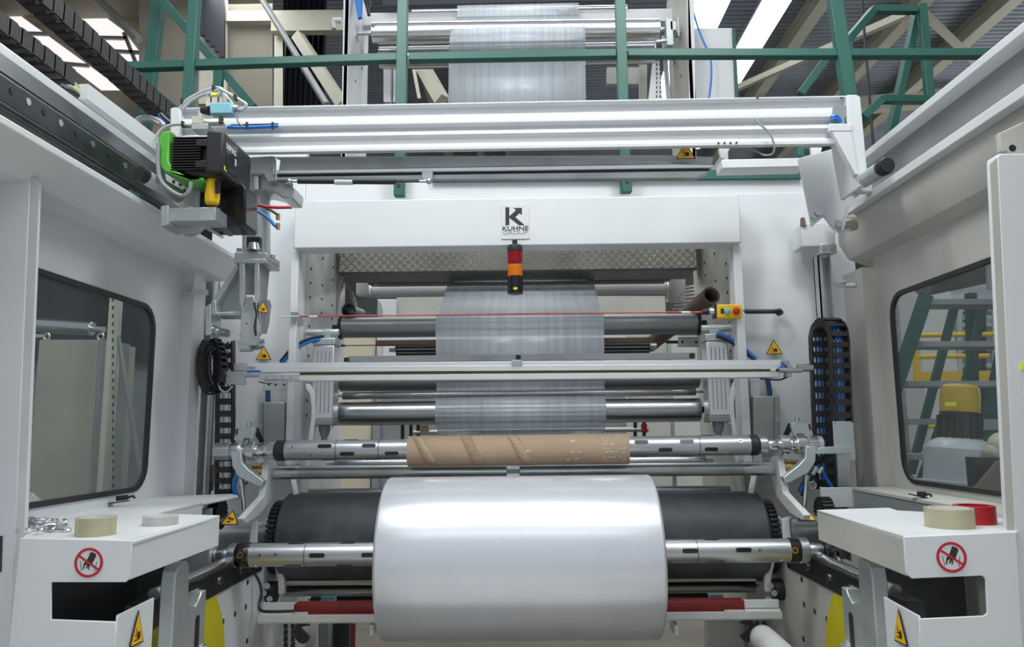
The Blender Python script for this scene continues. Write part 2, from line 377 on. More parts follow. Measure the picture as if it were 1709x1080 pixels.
for i in range(33):
    x = 466 + i * 2.3; P.append(at(x, 200, 9.3 + .04 * math.sin(i * 1.57)))
for p, q in zip(P, P[1:]): b.hexa([p, q, q + V((0, .02, 0)), p + V((0, .02, 0)), p + V((0, 0, RZ - p.z)), q + V((0, 0, RZ - p.z)), q + V((0, .02, RZ - p.z)), p + V((0, .02, RZ - p.z))])
tag(build('ribbed_curtain', b, M['curtain']), 'dark ribbed curtain hanging right of the cream column', 'curtain')
b = B(); b.prism([at(335, 60, 9.0), at(372, 95, 9.0), at(368, 175, 9.0), at(333, 175, 9.0)], (0, -.03, 0)); tag(build('block_wall', b, mat('pale_block', (.6, .58, .5), .7, 0, .2, 10)), 'strip of pale block wall behind the green posts', 'wall')
for p, q, r, lb in (((432, -10, 8.0), (545, 175, 7.0), .035, 'diagonal grey conduit pipe crossing the cream panels'), ((155, -10, 9.5), (232, 66, 8.8), .05, 'slanting grey pipe above the left skylight')):
    b = B(); b.cyl(at(*p), at(*q), r, n=12)
    T = tag(build('conduit_pipe', b, M['grey']), lb, 'pipe')
b = B(); b.bar(at(380, 30, 8.9), at(600, 28, 8.9), .1, .14); b.bar(at(455, 42, 8.8), at(600, 40, 8.8), .12, .22); tag(build('purlin', b, M['girder']), 'cream horizontal purlins beside the tower on the left', 'purlin')
for p, q, w, lb in (((497, 60, 8.5), (572, 175, 8.2), .12, 'slanting cream roof beam left of the white tower'), ((690, 112, 8.5), (700, 165, 8.5), .04, 'thin slanting post seen right of the green post'),
                    ((706, 112, 8.6), (738, 168, 8.4), .14, 'cream roof beam seen left of the upper film')):
    b = B(); b.bar(at(*p), at(*q), w, w); tag(build('roof_beam', b, M['girder']), lb, 'beam')
# ---- green platform railing and its bracing
def gbar(T, nm, p, q, w=.045, h=.045, m='green', **k):
    b = B(); b.bar(at(*p), at(*q), w, h); return build(nm, b, M[m], T, bev=.003, **k)
T = thing('platform_railing', 'long teal green handrail with uprights crossing above the white crane beam', 'railing', at(860, 290, 3.58))
gbar(T, 'handrail', (205, 112.5, 3.58), (664, 97.5, 3.58), .05, .04); gbar(T, 'handrail', (683, 97.3, 3.58), (1028, 91, 3.58), .05, .04); gbar(T, 'handrail', (1047, 90.5, 3.58), (1660, 90.5, 3.58), .05, .04)
gbar(T, 'upright', (673, -20, 3.57), (667, 328, 3.57), .051, .05); gbar(T, 'upright', (1034, -20, 3.57), (1044, 322, 3.57), .051, .05); gbar(T, 'upright', (1390, -20, 3.57), (1418, 170, 3.57), .065, .05)
gbar(T, 'upright', (327, -20, 3.565), (314, 185, 3.565), .051, .05)
b = B(); b.prism([at(720, 302, 3.61), at(1339, 297, 3.61), at(1334, 283, 3.61), at(720, 286, 3.61)], (0, .028, 0)); build('deck_edge', b, M['green'], T)
for x, y in ((667, 316), (1045, 310)):
    b = B(); c = at(x, y, 3.57); b.box((c.x-.024, 3.535, c.z-.04), (c.x+.024, 3.58, c.z+.04)); k = build('foot_bracket', b, M['green'], T, bev=.003)
    b = B(); b.cyl((c.x, 3.536, c.z+.008), (c.x, 3.532, c.z+.008), .009); build('bolt_hole', b, M['black'], k)
b = B(); b.bar(at(205, 112.5, 3.58), at(196, 112.5, 3.58), .045, .036); build('end_cap', b, M['black'], T)
T = thing('green_brace_frame', 'teal green braced frame of posts and diagonals at the upper left', 'frame', at(300, 175, 4.3))
gbar(T, 'post', (268, -20, 4.5), (228, 330, 4.5), .075, .06); gbar(T, 'diagonal', (266, -5, 4.4), (424, 180, 4.4), .05, .05); gbar(T, 'diagonal', (212, 118, 4.3), (300, 188, 4.3), .05, .05); gbar(T, 'post', (365, 115, 4.35), (360, 330, 4.35), .05, .05)
T = thing('ladder_cage', 'teal green ladder guard hoops behind the right crane rail', 'ladder', at(1500, 230, 4.3))
for nm, p, q in (('hoop', (1408, 75, 4.4), (1458, 16, 4.5)), ('hoop', (1455, 16, 4.5), (1530, 17, 4.5)), ('post', (1538, 8, 4.5), (1566, 330, 4.4)), ('stringer', (1530, 25, 4.6), (1462, 330, 4.6)),
                 ('post', (1414, 72, 4.4), (1430, 330, 4.4)), ('brace', (1384, 92, 4.3), (1335, 158, 4.3)), ('hoop', (1440, 196, 4.3), (1471, 167, 4.3)), ('hoop', (1471, 166, 4.3), (1546, 167, 4.4))):
    gbar(T, nm, p, q, .05 if nm != 'stringer' else .07, .045)
b = B(); p_ = at(1446, 102, 5.5); b.cyl((p_.x, 5.5, RZ), at(1458, 250, 5.5), .01, n=8); tag(build('hanging_cable', b, M['black']), 'thin dark cable hanging inside the green ladder cage', 'cable')
# ---- film tower above the platform
T = thing('roller_tower', 'white upper tower frame carrying two rollers above the crane beam', 'tower', at(866, 170, 5.2))
TY0, TY1 = 4.85, 5.5
def tpl(m_, x0, x1, xi, nm='side_plate', inner='white'):
    b = B(); b.hexa([at(x0[1], 330, TY0), at(x1[1], 330, TY0), at(x1[1], 330, TY0+.02), at(x0[1], 330, TY0+.02), at(x0[0], -40, TY0), at(x1[0], -40, TY0), at(x1[0], -40, TY0+.02), at(x0[0], -40, TY0+.02)])
    build('front_flange', b, M['white'], T)
    b = B(); xx = at(x1[1] if not m_ else x0[1], 100, TY0).x
    b.box((xx - .012, TY0, at(0, 330, TY0).z), (xx + .012, TY1, at(0, -60, TY0).z)); k = build('side_plate', b, M[inner], T)
    for z, y in ((4.0, 5.1), (3.85, 5.25), (4.2, 5.3)):
        b = B(); b.cyl((xx - .014, y, z), (xx + .014, y, z), .012); build('bolt_hole', b, M['dark'], k)
tpl(0, (574, 568), (583, 577), 0); tpl(1, (1148, 1152), (1158, 1162), 0, inner='warm')
b = B(); b.bar(at(598, 38, 5.35), at(1140, 30, 5.35), .1, .1); build('crossbeam', b, M['white'], T)
b = B(); b.hexa([at(1163, 180, 5.0), at(1228, 180, 5.0), at(1228, 180, 5.4), at(1163, 180, 5.4), at(1150, 47, 5.0), at(1222, 47, 5.0), at(1222, 47, 5.4), at(1150, 47, 5.4)]); build('cover_box', b, M['white'], T, bev=.004)
b = B(); b.hexa([at(1228, 180, 4.98), at(1234, 180, 4.98), at(1234, 180, 5.02), at(1228, 180, 5.02), at(1222, 48, 4.98), at(1227, 48, 4.98), at(1227, 48, 5.02), at(1222, 48, 5.02)]); build('cover_edge', b, M['green'], T)
b = B(); b.prism([at(640, 170, 5.6), at(652, 170, 5.6), at(652, 110, 5.6), at(640, 110, 5.6)], (0, .06, 0)); b.prism([at(656, 170, 5.6), at(662, 170, 5.6), at(662, 110, 5.6), at(656, 110, 5.6)], (0, .06, 0)); build('rear_post', b, M['white'], T)
b = B(); b.prism([at(1068, 170, 5.7), at(1080, 170, 5.7), at(1080, 105, 5.7), at(1068, 105, 5.7)], (0, .06, 0)); b.prism([at(1013, 140, 5.9), at(1066, 140, 5.9), at(1066, 112, 5.9), at(1013, 112, 5.9)], (0, .06, 0)); build('rear_post', b, M['warm'], T)
b = B(); b.prism([at(1082, 170, 5.3), at(1106, 170, 5.3), at(1100, 95, 5.3), at(1090, 95, 5.3)], (0, .03, 0)); k = build('perforated_strip', b, M['white'], T)
for i in range(9):
    for j in range(2):
        b = B(); c = at(1096 + j * 6, 100 + i * 7.6, 5.295); b.box((c.x-.004, c.y-.002, c.z-.009), (c.x+.004, c.y+.002, c.z+.009)); build('slot', b, M['dark'], k)
b = B()
for i in range(2): b.tube([at(1106 + i*4, 60, 5.35), at(1110 + i*4, 120, 5.35), at(1114 + i*4, 172, 5.35)], .009)
build('cable_bundle', b, M['lgrey'], T)
for (x0, x1, y0, y1, r, Y, e0, e1, lb) in ((622, 1100, 55.5, 49.5, .078, 5.1, 590, 1132, 'bright aluminium roller at the tower top, upper of two'), (634, 1092, 97, 88, .085, 5.3, 600, 1128, 'bright aluminium roller behind the green handrail, lower of two')):
    T2 = thing('guide_roller', lb, 'roller', at(860, y0 + 20, Y))
    b = B(); a, c = at(x0, y0, Y), at(x1, y1, Y); b.rev(a, c, [(0, r*.9), (.004, r), ((c-a).length-.004, r), ((c-a).length, r*.9)], 40); build('roller_shell', b, M['chrome'], T2)
    b = B(); b.cyl(at(e0 + 5, y0, Y), a, .016); build('journal', b, M['steel'], T2); b = B(); b.cyl(c, at(e1 - 5, y1, Y), .016); build('journal', b, M['steel'], T2)
    for e, yy in ((e0, y0), (e1, y1)):
        b = B(); p = at(e, yy, Y); b.box((p.x-.03, Y-.04, p.z-.045), (p.x+.03, Y+.04, p.z+.045)); k = build('bearing_block', b, M['zinc'], T2, bev=.004)
        b = B(); b.cyl((p.x, Y-.02, p.z-.075), (p.x, Y-.02, p.z+.08), .006, n=8); build('set_screw', b, M['steel'], k)
b = B(); b.bar(at(640, 8, 5.25), at(1050, -2, 5.25), .06, .05); T = tag(build('dark_top_bar', b, M['curtain']), 'dark navy bar across the very top behind the green posts', 'bar')
b = B(); b.cyl(at(688, 22, 5.4), at(1046, 16, 5.4), .035); tag(build('idler_roller', b, M['chrome']), 'slim bright idler roller just under the dark top bar', 'roller')
b = B(); P = [at(763, -20, 5.3), at(763, 28, 5.2), at(752, 48, 5.02), at(750, 70, 5.0), at(749, 100, 5.2), at(748, 185, 5.2)]; Q = [at(966, -22, 5.3), at(966, 24, 5.2), at(976, 44, 5.02), at(977, 66, 5.0), at(977, 96, 5.2), at(978, 182, 5.2)]
for i in range(5): b.poly([P[i], Q[i], Q[i+1], P[i+1]])
o = build('film_web', b, M['film']); o.modifiers.new('thickness', 'SOLIDIFY').thickness = .001
tag(o, 'clear plastic film running down over the upper tower rollers', 'film')
for (p, w, lb) in (((1154, 5, 4.8), .006, 'blue air hose curving down the right side of the tower'),):
    b = B(); b.tube([at(1150, -15, 4.9), at(1160, 30, 4.9), at(1172, 65, 4.9), at(1185, 95, 4.9), at(1187, 130, 4.9), at(1182, 175, 4.9)], .007); tag(build('air_hose', b, M['blue']), lb, 'hose')
T = thing('tower_fittings', 'blue bracket with cables hanging at the tower top left', 'bracket', at(596, 25, 4.95))
b = B(); b.prism([at(588, -20, 4.95), at(604, -20, 4.95), at(603, 28, 4.95), at(597, 30, 4.95)], (0, .03, 0)); build('bracket_plate', b, M['blue'], T)
b = B(); b.tube([at(606, -10, 4.95), at(612, 8, 4.95), at(616, 26, 4.95)], .012); b.tube([at(614, -10, 4.95), at(618, 5, 4.95), at(614, 22, 4.95)], .008); build('cable', b, M['dark'], T)
b = B(); b.cyl(at(556, 34, 5.6), at(570, 34, 5.6), .02); b.cyl(at(556, 34, 5.6), at(557, 48, 5.6), .02); o = tag(build('wall_bracket', b, M['white']), 'small white bracket with red tip left of the tower', 'bracket')
T = thing('tower_clamp', 'cluster of steel clamps and fittings at the tower right end', 'clamp', at(1122, 60, 5.0))
b = B(); b.box(tuple(at(1113, 75, 5.0)), tuple(at(1120, 38, 5.06))); b.box(tuple(at(1119, 50, 5.0)), tuple(at(1126, 42, 5.06))); build('clamp_block', b, M['zinc'], T, bev=.003)
b = B(); b.cyl(at(1095, 70, 4.98), at(1112, 68, 4.98), .014); build('clamp_pin', b, M['steel'], T); b = B(); b.cyl(at(1132, 32, 4.98), at(1133, 60, 4.98), .007); build('clamp_screw', b, M['steel'], T)
# ================================================================ MAIN MACHINE FRAME
ZF = 0.0
T = thing('machine_portal', 'big white machine portal with crossbeam and drilled side plates round the rollers', 'frame', (X0, 3.6, 0))
FR = T
def pxbox(b, x0, y0, x1, y1, Y, dy, y0b=None, y1b=None):
    """slab whose front face has pixel corners at depth Y"""
    y0b = y0 if y0b is None else y0b; y1b = y1 if y1b is None else y1b
    P = [at(x0, y1, Y), at(x1, y1b, Y), at(x1, y0b, Y), at(x0, y0, Y)]
    b.prism(P, (0, dy, 0)); return b
b = B(); zt = at(866, 330, 3.48).z; zb = at(866, 410, 3.48).z
b.box((-1.105, 3.48, zb), (1.03, 3.6, zt)); build('crossbeam', b, M['white'], T, bev=.006)
for m_, xa, xb in ((0, -1.125, -1.09), (1, 1.00, 1.04)):
    b = B(); b.box((xa, 3.52, 1.34), (xb, 3.62, zb)); build('portal_leg', b, M['white'], T, bev=.003)
b = B(); pxbox(b, 470, 300, 1352, 340, 3.64, .06, 297, 340); build('upper_panel', b, M['white'], T)
b = B(); b.box((-1.56, 3.62, 1.34), (-1.10, 3.68, at(400, 250, 3.62).z)); build('side_plate', b, M['white'], T, bev=.003)
b = B(); b.box((1.04, 3.62, 1.34), (1.62, 3.68, at(1300, 322, 3.62).z)); build('side_plate', b, M['white'], T, bev=.003)
b = B(); b.box((-1.56, 3.78, 0), (-1.13, 3.82, 1.34)); build('lower_plate', b, M['white'], T)
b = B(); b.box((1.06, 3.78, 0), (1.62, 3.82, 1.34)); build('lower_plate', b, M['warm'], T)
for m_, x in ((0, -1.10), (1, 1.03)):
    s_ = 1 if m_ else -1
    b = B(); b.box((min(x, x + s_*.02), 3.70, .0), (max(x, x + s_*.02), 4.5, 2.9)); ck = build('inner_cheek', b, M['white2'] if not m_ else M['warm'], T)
    for r in range(13):
        for y in (3.76, 3.98, 4.2):
            z = 1.5 + r * .075 + (.03 if y > 3.9 else 0)
            if (r * 7 + int(y * 50)) % 4 == 0: continue
            b = B(); b.cyl((x - s_*.001, y, z), (x - s_*.004, y, z), .0075, n=10); build('bolt_hole', b, M['dark'], ck)
# logo plate
c0 = at(860, 370, 3.478)
b = B(); b.box((c0.x-.067, 3.476, c0.z-.086), (c0.x+.067, 3.48, c0.z+.086)); LP = build('logo_plate', b, M['sticker'], T, bev=.001, label='square white plate with black K logo and KUHNE GROUP')
def P2(x, y): p = at(x, y, 3.4755); return (p.x, 3.4755, p.z)
b = B(); b.prism([P2(843.5, 346), P2(850, 346), P2(850, 376), P2(843.5, 376)], (0, .0012, 0))
b.prism([P2(850, 361), P2(861, 351), P2(857, 347), P2(871, 347), P2(871, 359), P2(867, 356), P2(860, 362.5), P2(876, 376), P2(866, 376), P2(850, 363.5)], (0, .0012, 0)); build('logo_letter', b, M['ink'], LP)
text_mesh('KUHNE', .030, M['ink'], LP, P2(860, 381.5), (1, 0, .008), (0, 0, 1), ext=.0006, sx=1.25, bold=.0004)
text_mesh('GROUP', .026, M['grey'], LP, P2(860, 388.5), (1, 0, .008), (0, 0, 1), ext=.0006, sx=1.35)
tri_sign(T, at(440, 593, 3.6), (1, 0, 0), (0, 0, 1), .078, label='yellow crush warning triangle above the left end of the cutting bar')
tri_sign(T, at(1292, 583, 3.6), (1, 0, 0), (0, 0, 1), .080, label='yellow crush warning triangle above the right end of the cutting bar')
# ---------------- signal light
T = thing('signal_light', 'stack light with red and amber lenses on black base under the logo', 'lamp', at(860, 492, 3.4))
c = at(860, 492, 3.42); k = 3.42 / F_PX / .985
b = B(); b.rev((c.x, c.y, c.z), (c.x, c.y, c.z + .2), [(0, .020), (.004, .036), (30*k, .036), (30*k, .034)], 28); bs = build('base', b, M['blackg'], T)
b = B(); b.box((c.x-.008, c.y-.038, c.z+.018), (c.x+.010, c.y-.033, c.z+.028)); build('label', b, M['alure'], bs, label='small yellow label')
for (a0, a1, mm, nm) in ((31, 51, 'amber', 'amber_lens'), (53, 73, 'redlens', 'red_lens')):
    b = B(); n_ = 7; prof = []
    for i in range(n_):
        t0 = a0*k + (a1-a0)*k*i/n_; prof += [(t0, .0345), (t0 + (a1-a0)*k/n_*.8, .0345), (t0 + (a1-a0)*k/n_*.82, .033)]
    b.rev(c, c + V((0, 0, .3)), prof, 28); build(nm, b, M[mm], T)
b = B(); b.rev(c, c + V((0, 0, .3)), [(73*k, .035), (80*k, .036), (84*k, .033), (85*k, .018)], 28); build('cap', b, M['black'], T)
b = B(); b.cyl(c + V((0, 0, 84*k)), c + V((0, 0, 93*k)), .012); b.bar(c + V((0, 0, 90*k)), c + V((0, .07, 90*k)), .02, .01); build('mount', b, M['black'], T)
# ---------------- interior of the opening
T = thing('tread_plate_beam', 'grey checker plate beam spanning the top of the opening', 'beam', at(866, 452, 4.3))
za, zb_ = at(866, 405, 4.2).z, at(866, 452, 4.2).z
b = B(); b.box((at(567, 430, 4.2).x, 4.2, zb_), (at(1162, 430, 4.2).x, 4.5, za + .12)); build('plate', b, M['tread'], T)
b = B(); b.box((at(567, 430, 4.2).x, 4.196, zb_-.008), (at(1162, 430, 4.2).x, 4.21, zb_+.004)); build('lower_lip', b, M['dark'], T)
def rollr(name, lb, x0, y0, x1, y1, rpx, Y, m, jx=0, jr=.012, cat='roller', end=None, jm='steel', group=None, jn='journal'):
    a, c = at(x0, y0, Y), at(x1, y1, Y); r = rpx * Y / F_PX; L = (c - a).length; d = (c - a) / L
    if not jx and not end:
        b = B(); b.rev(a, c, [(0, r*.93), (.004, r), (L-.004, r), (L, r*.93)], 48); return tag(build(name, b, M[m]), lb, cat, group)
    T = thing(name, lb, cat, (a + c) / 2 - V((0, 0, r)), group)
    b = B(); b.rev(a, c, [(0, r*.93), (.004, r), (L-.004, r), (L, r*.93)], 48); build('roller_shell', b, M[m], T)
    for e, s_ in ((a, -1), (c, 1)):
        if jx: b = B(); b.cyl(e, e + d * s_ * jx * Y / F_PX, jr); build(jn, b, M[jm], T)
        if end: b = B(); b.cyl(e, e + d * s_ * .012, r * end); build('end_disc', b, M['black'], T)
    return T
b = B(); b.bar(at(612, 465, 4.55), at(1120, 459, 4.55), .2, .05); tag(build('dark_crossbar', b, M['curtain']), 'black crossbar just under the checker plate beam', 'bar')
rollr('idler_roller', 'dark polished roller under the black crossbar', 632, 471, 1108, 466, 8, 4.62, 'rollerd', 8, .02)
T = thing('rear_crossbeam', 'white round crossbeam with end brackets behind the slanting film', 'beam', at(866, 495, 4.75))
b = B(); b.cyl(at(612, 488, 4.8), at(1122, 481, 4.8), .036); build('tube', b, M['white'], T)
for x0, x1, y0, y1 in ((594, 616, 455, 492), (1116, 1144, 448, 502)):
    b = B(); pxbox(b, x0, y0, x1, y1, 4.7, .08); build('end_bracket', b, M['white' if x0 < 800 else 'warm'], T, bev=.004)
# panels behind
b = B(); pxfloor(b, 662, 494, 1110, 7.6, .05); tag(build('rear_screen', b, M['warm']), 'warm grey panel behind the slanting film', 'panel')
b = B(); pxfloor(b, 630, 499, 661, 7.5, .05); tag(build('rear_flap', b, M['white']), 'small white plate left of the slanting film', 'panel')
b = B(); pxfloor(b, 560, 560, 622, 7.3, .15); tag(build('cream_cabinet', b, mat('cream_cabinet', (.66, .60, .46), .5)), 'cream cabinet seen between the left cylinder and core', 'cabinet')
b = B(); pxfloor(b, 622, 700, 634, 7.2, .08); tag(build('rear_post', b, M['grey']), 'grey upright post right of the cream cabinet', 'post')
b = B(); pxfloor(b, 1120, 560, 1186, 7.2, .2); tag(build('rear_cabinet', b, mat('pale_cabinet', (.55, .58, .55), .5)), 'pale green grey cabinet behind the right roller ends', 'cabinet')
b = B(); pxfloor(b, 1045, 690, 1118, 7.1, .08); tag(build('rear_post', b, M['warm']), 'warm grey machine post behind the core right end', 'post')
b = B(); pxfloor(b, 640, 560, 1045, 7.45, .04); tag(build('rear_screen', b, M['white']), 'white panel behind the ribbed roller', 'panel')
b = B(); pxfloor(b, 636, 640, 1043, 7.3, .05); tag(build('rear_screen', b, M['grey']), 'grey panel low behind the paper core', 'panel')
# brown tubes standing on shelf
for (p, q, r, lb, ri) in (((1187, 493, 3.75), (1085, 575, 4.6), .046, 'brown paper tube poking out toward the viewer above the yellow switch', .035), ((582, 518, 3.85), (600, 525, 4.3), .037, 'open dark tube end at the left of the guide roller', .031)):
    b = B(); b.pipe(at(*p), at(*q), r, ri); tag(build('paper_tube', b, M['cardd' if p[0] > 900 else 'black']), lb, 'tube')
b = B(); b.tube([at(545, 640, 4.3), at(550, 580, 4.3), at(560, 520, 4.3), at(568, 478, 4.3), at(576, 468, 4.3), at(590, 500, 4.35), at(598, 530, 4.35)], .012); tag(build('grey_hose', b, M['grey']), 'grey hose looping down beside the left inner cheek', 'hose')
T = thing('clear_guard', 'domed clear plastic guard behind the left end of the roller', 'guard', at(620, 525, 4.5))
b = B(); b.prism([at(595, 528, 4.5)] + [at(615 + 22*math.cos(a), 520 + 28*math.sin(a), 4.5) for a in [math.pi + math.pi*i/12 for i in range(13)]] + [at(637, 528, 4.5)], (0, .04, 0)); build('shell', b, M['plex'], T)
b = B()
for i in range(6): b.bar(at(572, 488 + i*7, 4.55), at(592 - i, 488 + i*7, 4.55), .01, .006)
build('vent_slats', b, M['dark'], T)
b = B()
for i in range(7): b.bar(at(1163, 476 + i*6, 4.6), at(1140 - i*3, 480 + i*6, 4.6), .01, .012)
T = tag(build('vent_grille', b, M['sticker']), 'bright slotted grille beside the brown paper tube', 'grille')
# ---------------- rollers in the opening
GY = 3.85
rollr('guide_roller', 'long grey anodised guide roller behind the red pull cord', 571, 547, 1163, 540, 17.5, GY, 'rollerd', 16, .016, end=1.16, jm='dark')
rollr('ribbed_roller', 'dark ribbed slat roller under the guide roller', 662, 582, 1083, 578, 13, 4.3, 'dark', 12, .02, jm='zinc', jn='bearing_hub')
b = B()
for i in range(14):
    a_ = math.pi * 2 * i / 14; a, c = at(664, 582, 4.3), at(1081, 578, 4.3); r = 13 * 4.3 / F_PX; o_ = V((0, math.sin(a_) * r, math.cos(a_) * r)); b.cyl(a + o_, c + o_, .0045, n=8)
o = build('slat', b, M['grey'], bpy.data.objects['ribbed_roller'])
b = B(); b.bar(at(628, 573, 4.15), at(1085, 568, 4.15), .03, .03); tag(build('brown_rail', b, M['cardd']), 'thin brown rail just above the ribbed roller', 'rail')
T = thing('sensor_bar', 'pale grey bar with black end knobs right behind the cutting bar', 'bar', at(866, 602, 3.6))
b = B(); b.bar(at(582, 600, 3.72), at(1160, 594, 3.72), .03, .03); build('bar', b, M['grey'], T)
for x, y in ((578, 601), (1155, 594), (865, 597)): b = B(); c = at(x, y, 3.69); b.cyl(c - V((0, 0, .008)), c + V((0, 0, .012)), .012); build('knob', b, M['black'], T)
rollr('guide_roller', 'steel guide roller half hidden under the cutting bar', 568, 634, 1165, 628, 20, 3.9, 'rollerd', 14, .014)
rollr('nip_rod', 'slim polished rod between the two lower steel rollers', 572, 661, 1161, 654, 6, 3.84, 'roller', 14, .006, cat='rod')
rollr('steel_roller', 'large polished steel roller above the paper core', 566, 691, 1168, 684, 19.5, 3.85, 'roller', 12, .016, jm='dark')
rollr('steel_roller', 'pale roller lying between core and round crossbar', 560, 776, 1176, 770, 12, 3.9, 'roller', 14, .014)
rollr('steel_roller', 'steel roller hidden behind top of rubber drum', 515, 825, 1218, 820, 9, 3.75, 'roller', 0)
T = thing('sensor_unit', 'cluster of small rods and sensors behind the core', 'sensor', at(866, 735, 4.3))
b = B(); b.cyl(at(690, 722, 4.3), at(1082, 717, 4.3), .013); build('rod', b, M['steel'], T)
for x in (672, 686, 698, 1060, 1075):
    b = B(); b.bar(at(x, 700, 4.3), at(x, 742, 4.3), .018, .018, up=(0, 1, 0)); build('clamp_post', b, M['dark'], T)
b = B(); b.box(tuple(at(1071, 722, 4.28)), tuple(at(1079, 708, 4.3))); build('red_tag', b, M['red'], T)
b = B(); b.box(tuple(at(700, 722, 4.28)), tuple(at(716, 710, 4.3))); build('cardboard_block', b, M['card'], T)
T = thing('sensor_plate', 'flat grey plate with cord coupling right of the ribbed roller', 'plate', at(1150, 580, 3.95))
b = B(); pxbox(b, 1132, 562, 1168, 579, 3.95, .02); k = build('plate', b, M['zinc'], T, bev=.002)
for x in (1139, 1162): bolt(k, at(x, 571, 3.95), (0, -1, 0), .005, .004, 'dark')
b = B(); b.cyl(at(1112, 571, 3.95), at(1131, 571, 3.95), .008); build('coupling', b, M['black'], T)
# film web through the machine
def web(pts):
    b = B(); P = [(at(xl, y, Y), at(xr, yr, Y)) for xl, y, xr, yr, Y in pts]
    for (a, c), (e, f) in zip(P, P[1:]): b.poly([a, c, f, e])
    return b
GR = 17.8 * GY / F_PX; gc = at(867, 543.5, GY); pts = [(at(751, 462, 4.6), at(988, 459, 4.6))]
XL, XR = at(727, 545, GY-GR).x, at(1008, 541, GY-GR).x
for a_ in (60, 85, 110, 135, 160, 180): pts.append((V((XL, gc.y + GR*math.cos(math.radians(a_)), gc.z + GR*math.sin(math.radians(a_)) + .006)), V((XR, gc.y + GR*math.cos(math.radians(a_)), gc.z + GR*math.sin(math.radians(a_)) + .006))))
rc = at(867, 687.5, 3.85); rr = 20.3 * 3.85 / F_PX; r2 = at(867, 631, 3.9)
pts.append((V((XL, gc.y - GR, gc.z - .03)), V((XR, gc.y - GR, gc.z - .03))))
pts += [(V((XL, r2.y - .066, r2.z + .01)), V((XR, r2.y - .066, r2.z + .01))), (V((XL, r2.y - .05, r2.z - .05)), V((XR, r2.y - .05, r2.z - .05))), (V((XL, rc.y - rr*.4, rc.z + rr*1.02)), V((XR, rc.y - rr*.4, rc.z + rr*1.02)))]
for a_ in (140, 165, 190, 220, 245): pts.append((V((XL, rc.y + rr*math.cos(math.radians(a_)), rc.z + rr*math.sin(math.radians(a_)))), V((XR, rc.y + rr*math.cos(math.radians(a_)), rc.z + rr*math.sin(math.radians(a_))))))
pts += [(V((XL, 3.9, rc.z - .1)), V((XR, 3.9, rc.z - .1))), (V((XL, 3.62, 1.235)), V((XR, 3.62, 1.235)))]
b = B()
for (a, c), (e, f) in zip(pts, pts[1:]): b.poly([a, c, f, e])
o = build('film_web', b, M['film']); o.modifiers.new('thickness', 'SOLIDIFY').thickness = .0008
tag(o, 'clear plastic film sloping from the rear rollers over the long guide roller', 'film')
# ---------------- pneumatic cylinders left and right of the rollers
for m_ in (0, 1):
    xc = -.985 if not m_ else .93; zt_, zb2 = at(540, 578, 3.68).z, at(540, 700, 3.68).z; y = 3.68
    T = thing('pneumatic_cylinder', 'grooved aluminium air cylinder standing %s of the rollers' % ('right' if m_ else 'left'), 'cylinder', (xc, y, zb2 - .1), 'air cylinders')
    w = .052; b = B(); pr = []
    for sx_, sy_ in ((-1, -1), (1, -1), (1, 1), (-1, 1)): pass
    b.box((xc-w, y-w, zb2), (xc+w, y+w, zt_))
    bd = build('body', b, M['alu'], T, bev=.006)
    for dx in (-.03, -.01, .01, .03): b = B(); b.box((xc+dx-.0022, y-w-.0015, zb2+.03), (xc+dx+.0022, y-w+.004, zt_-.03)); build('groove', b, M['grey'], bd)
    for z0, z1, mm in ((zb2-.03, zb2, 'grey'), (zt_, zt_+.035, 'zinc')): b = B(); b.box((xc-w-.004, y-w-.004, z0), (xc+w+.004, y+w+.004, z1)); build('end_cap', b, M[mm], T, bev=.005)
    for dx in (-.045, .045): b = B(); b.cyl((xc+dx, y-.045, zb2-.042), (xc+dx, y-.045, zb2-.03), .009); build('tie_bolt', b, M['steel'], T)
    b = B(); b.rev((xc, y, zb2-.03), (xc, y, zb2-.3), [(0, .03), (.02, .028), (.05, .02), (.05, .015), (.16, .015)], 20); build('rod', b, M['grey'], T)
    b = B(); b.bar((xc, y, zt_+.035), (xc, y, zt_+.085), .05, .03, up=(0, 1, 0)); build('clevis', b, M['zinc'], T, bev=.004)
    b = B(); xe = -1.09 if not m_ else 1.02; b.cyl((xe, y, zt_+.07), (xc + (.06 if not m_ else -.06), y, zt_+.07), .016); build('pivot_pin', b, M['zinc'], T)
for m_, P_, lb in ((0, [(468, 604, 3.55), (490, 580, 3.56), (515, 566, 3.6), (540, 561, 3.64)], 'dark and blue hose pair curving up to the left air cylinder'), (1, [(1196, 556, 3.62), (1215, 564, 3.6), (1240, 580, 3.56), (1262, 599, 3.54)], 'blue hose curving down from the right air cylinder')):
    T = thing('air_hose', lb, 'hose', at(*P_[1]))
    for k_, (dz, mm) in enumerate(((0, 'black'), (.014, 'blue')) if not m_ else ((0, 'blue'), (.013, 'black'))):
        b = B(); b.tube([at(*q) - V((0, 0, dz)) for q in P_], .009); build('hose', b, M[mm], T)
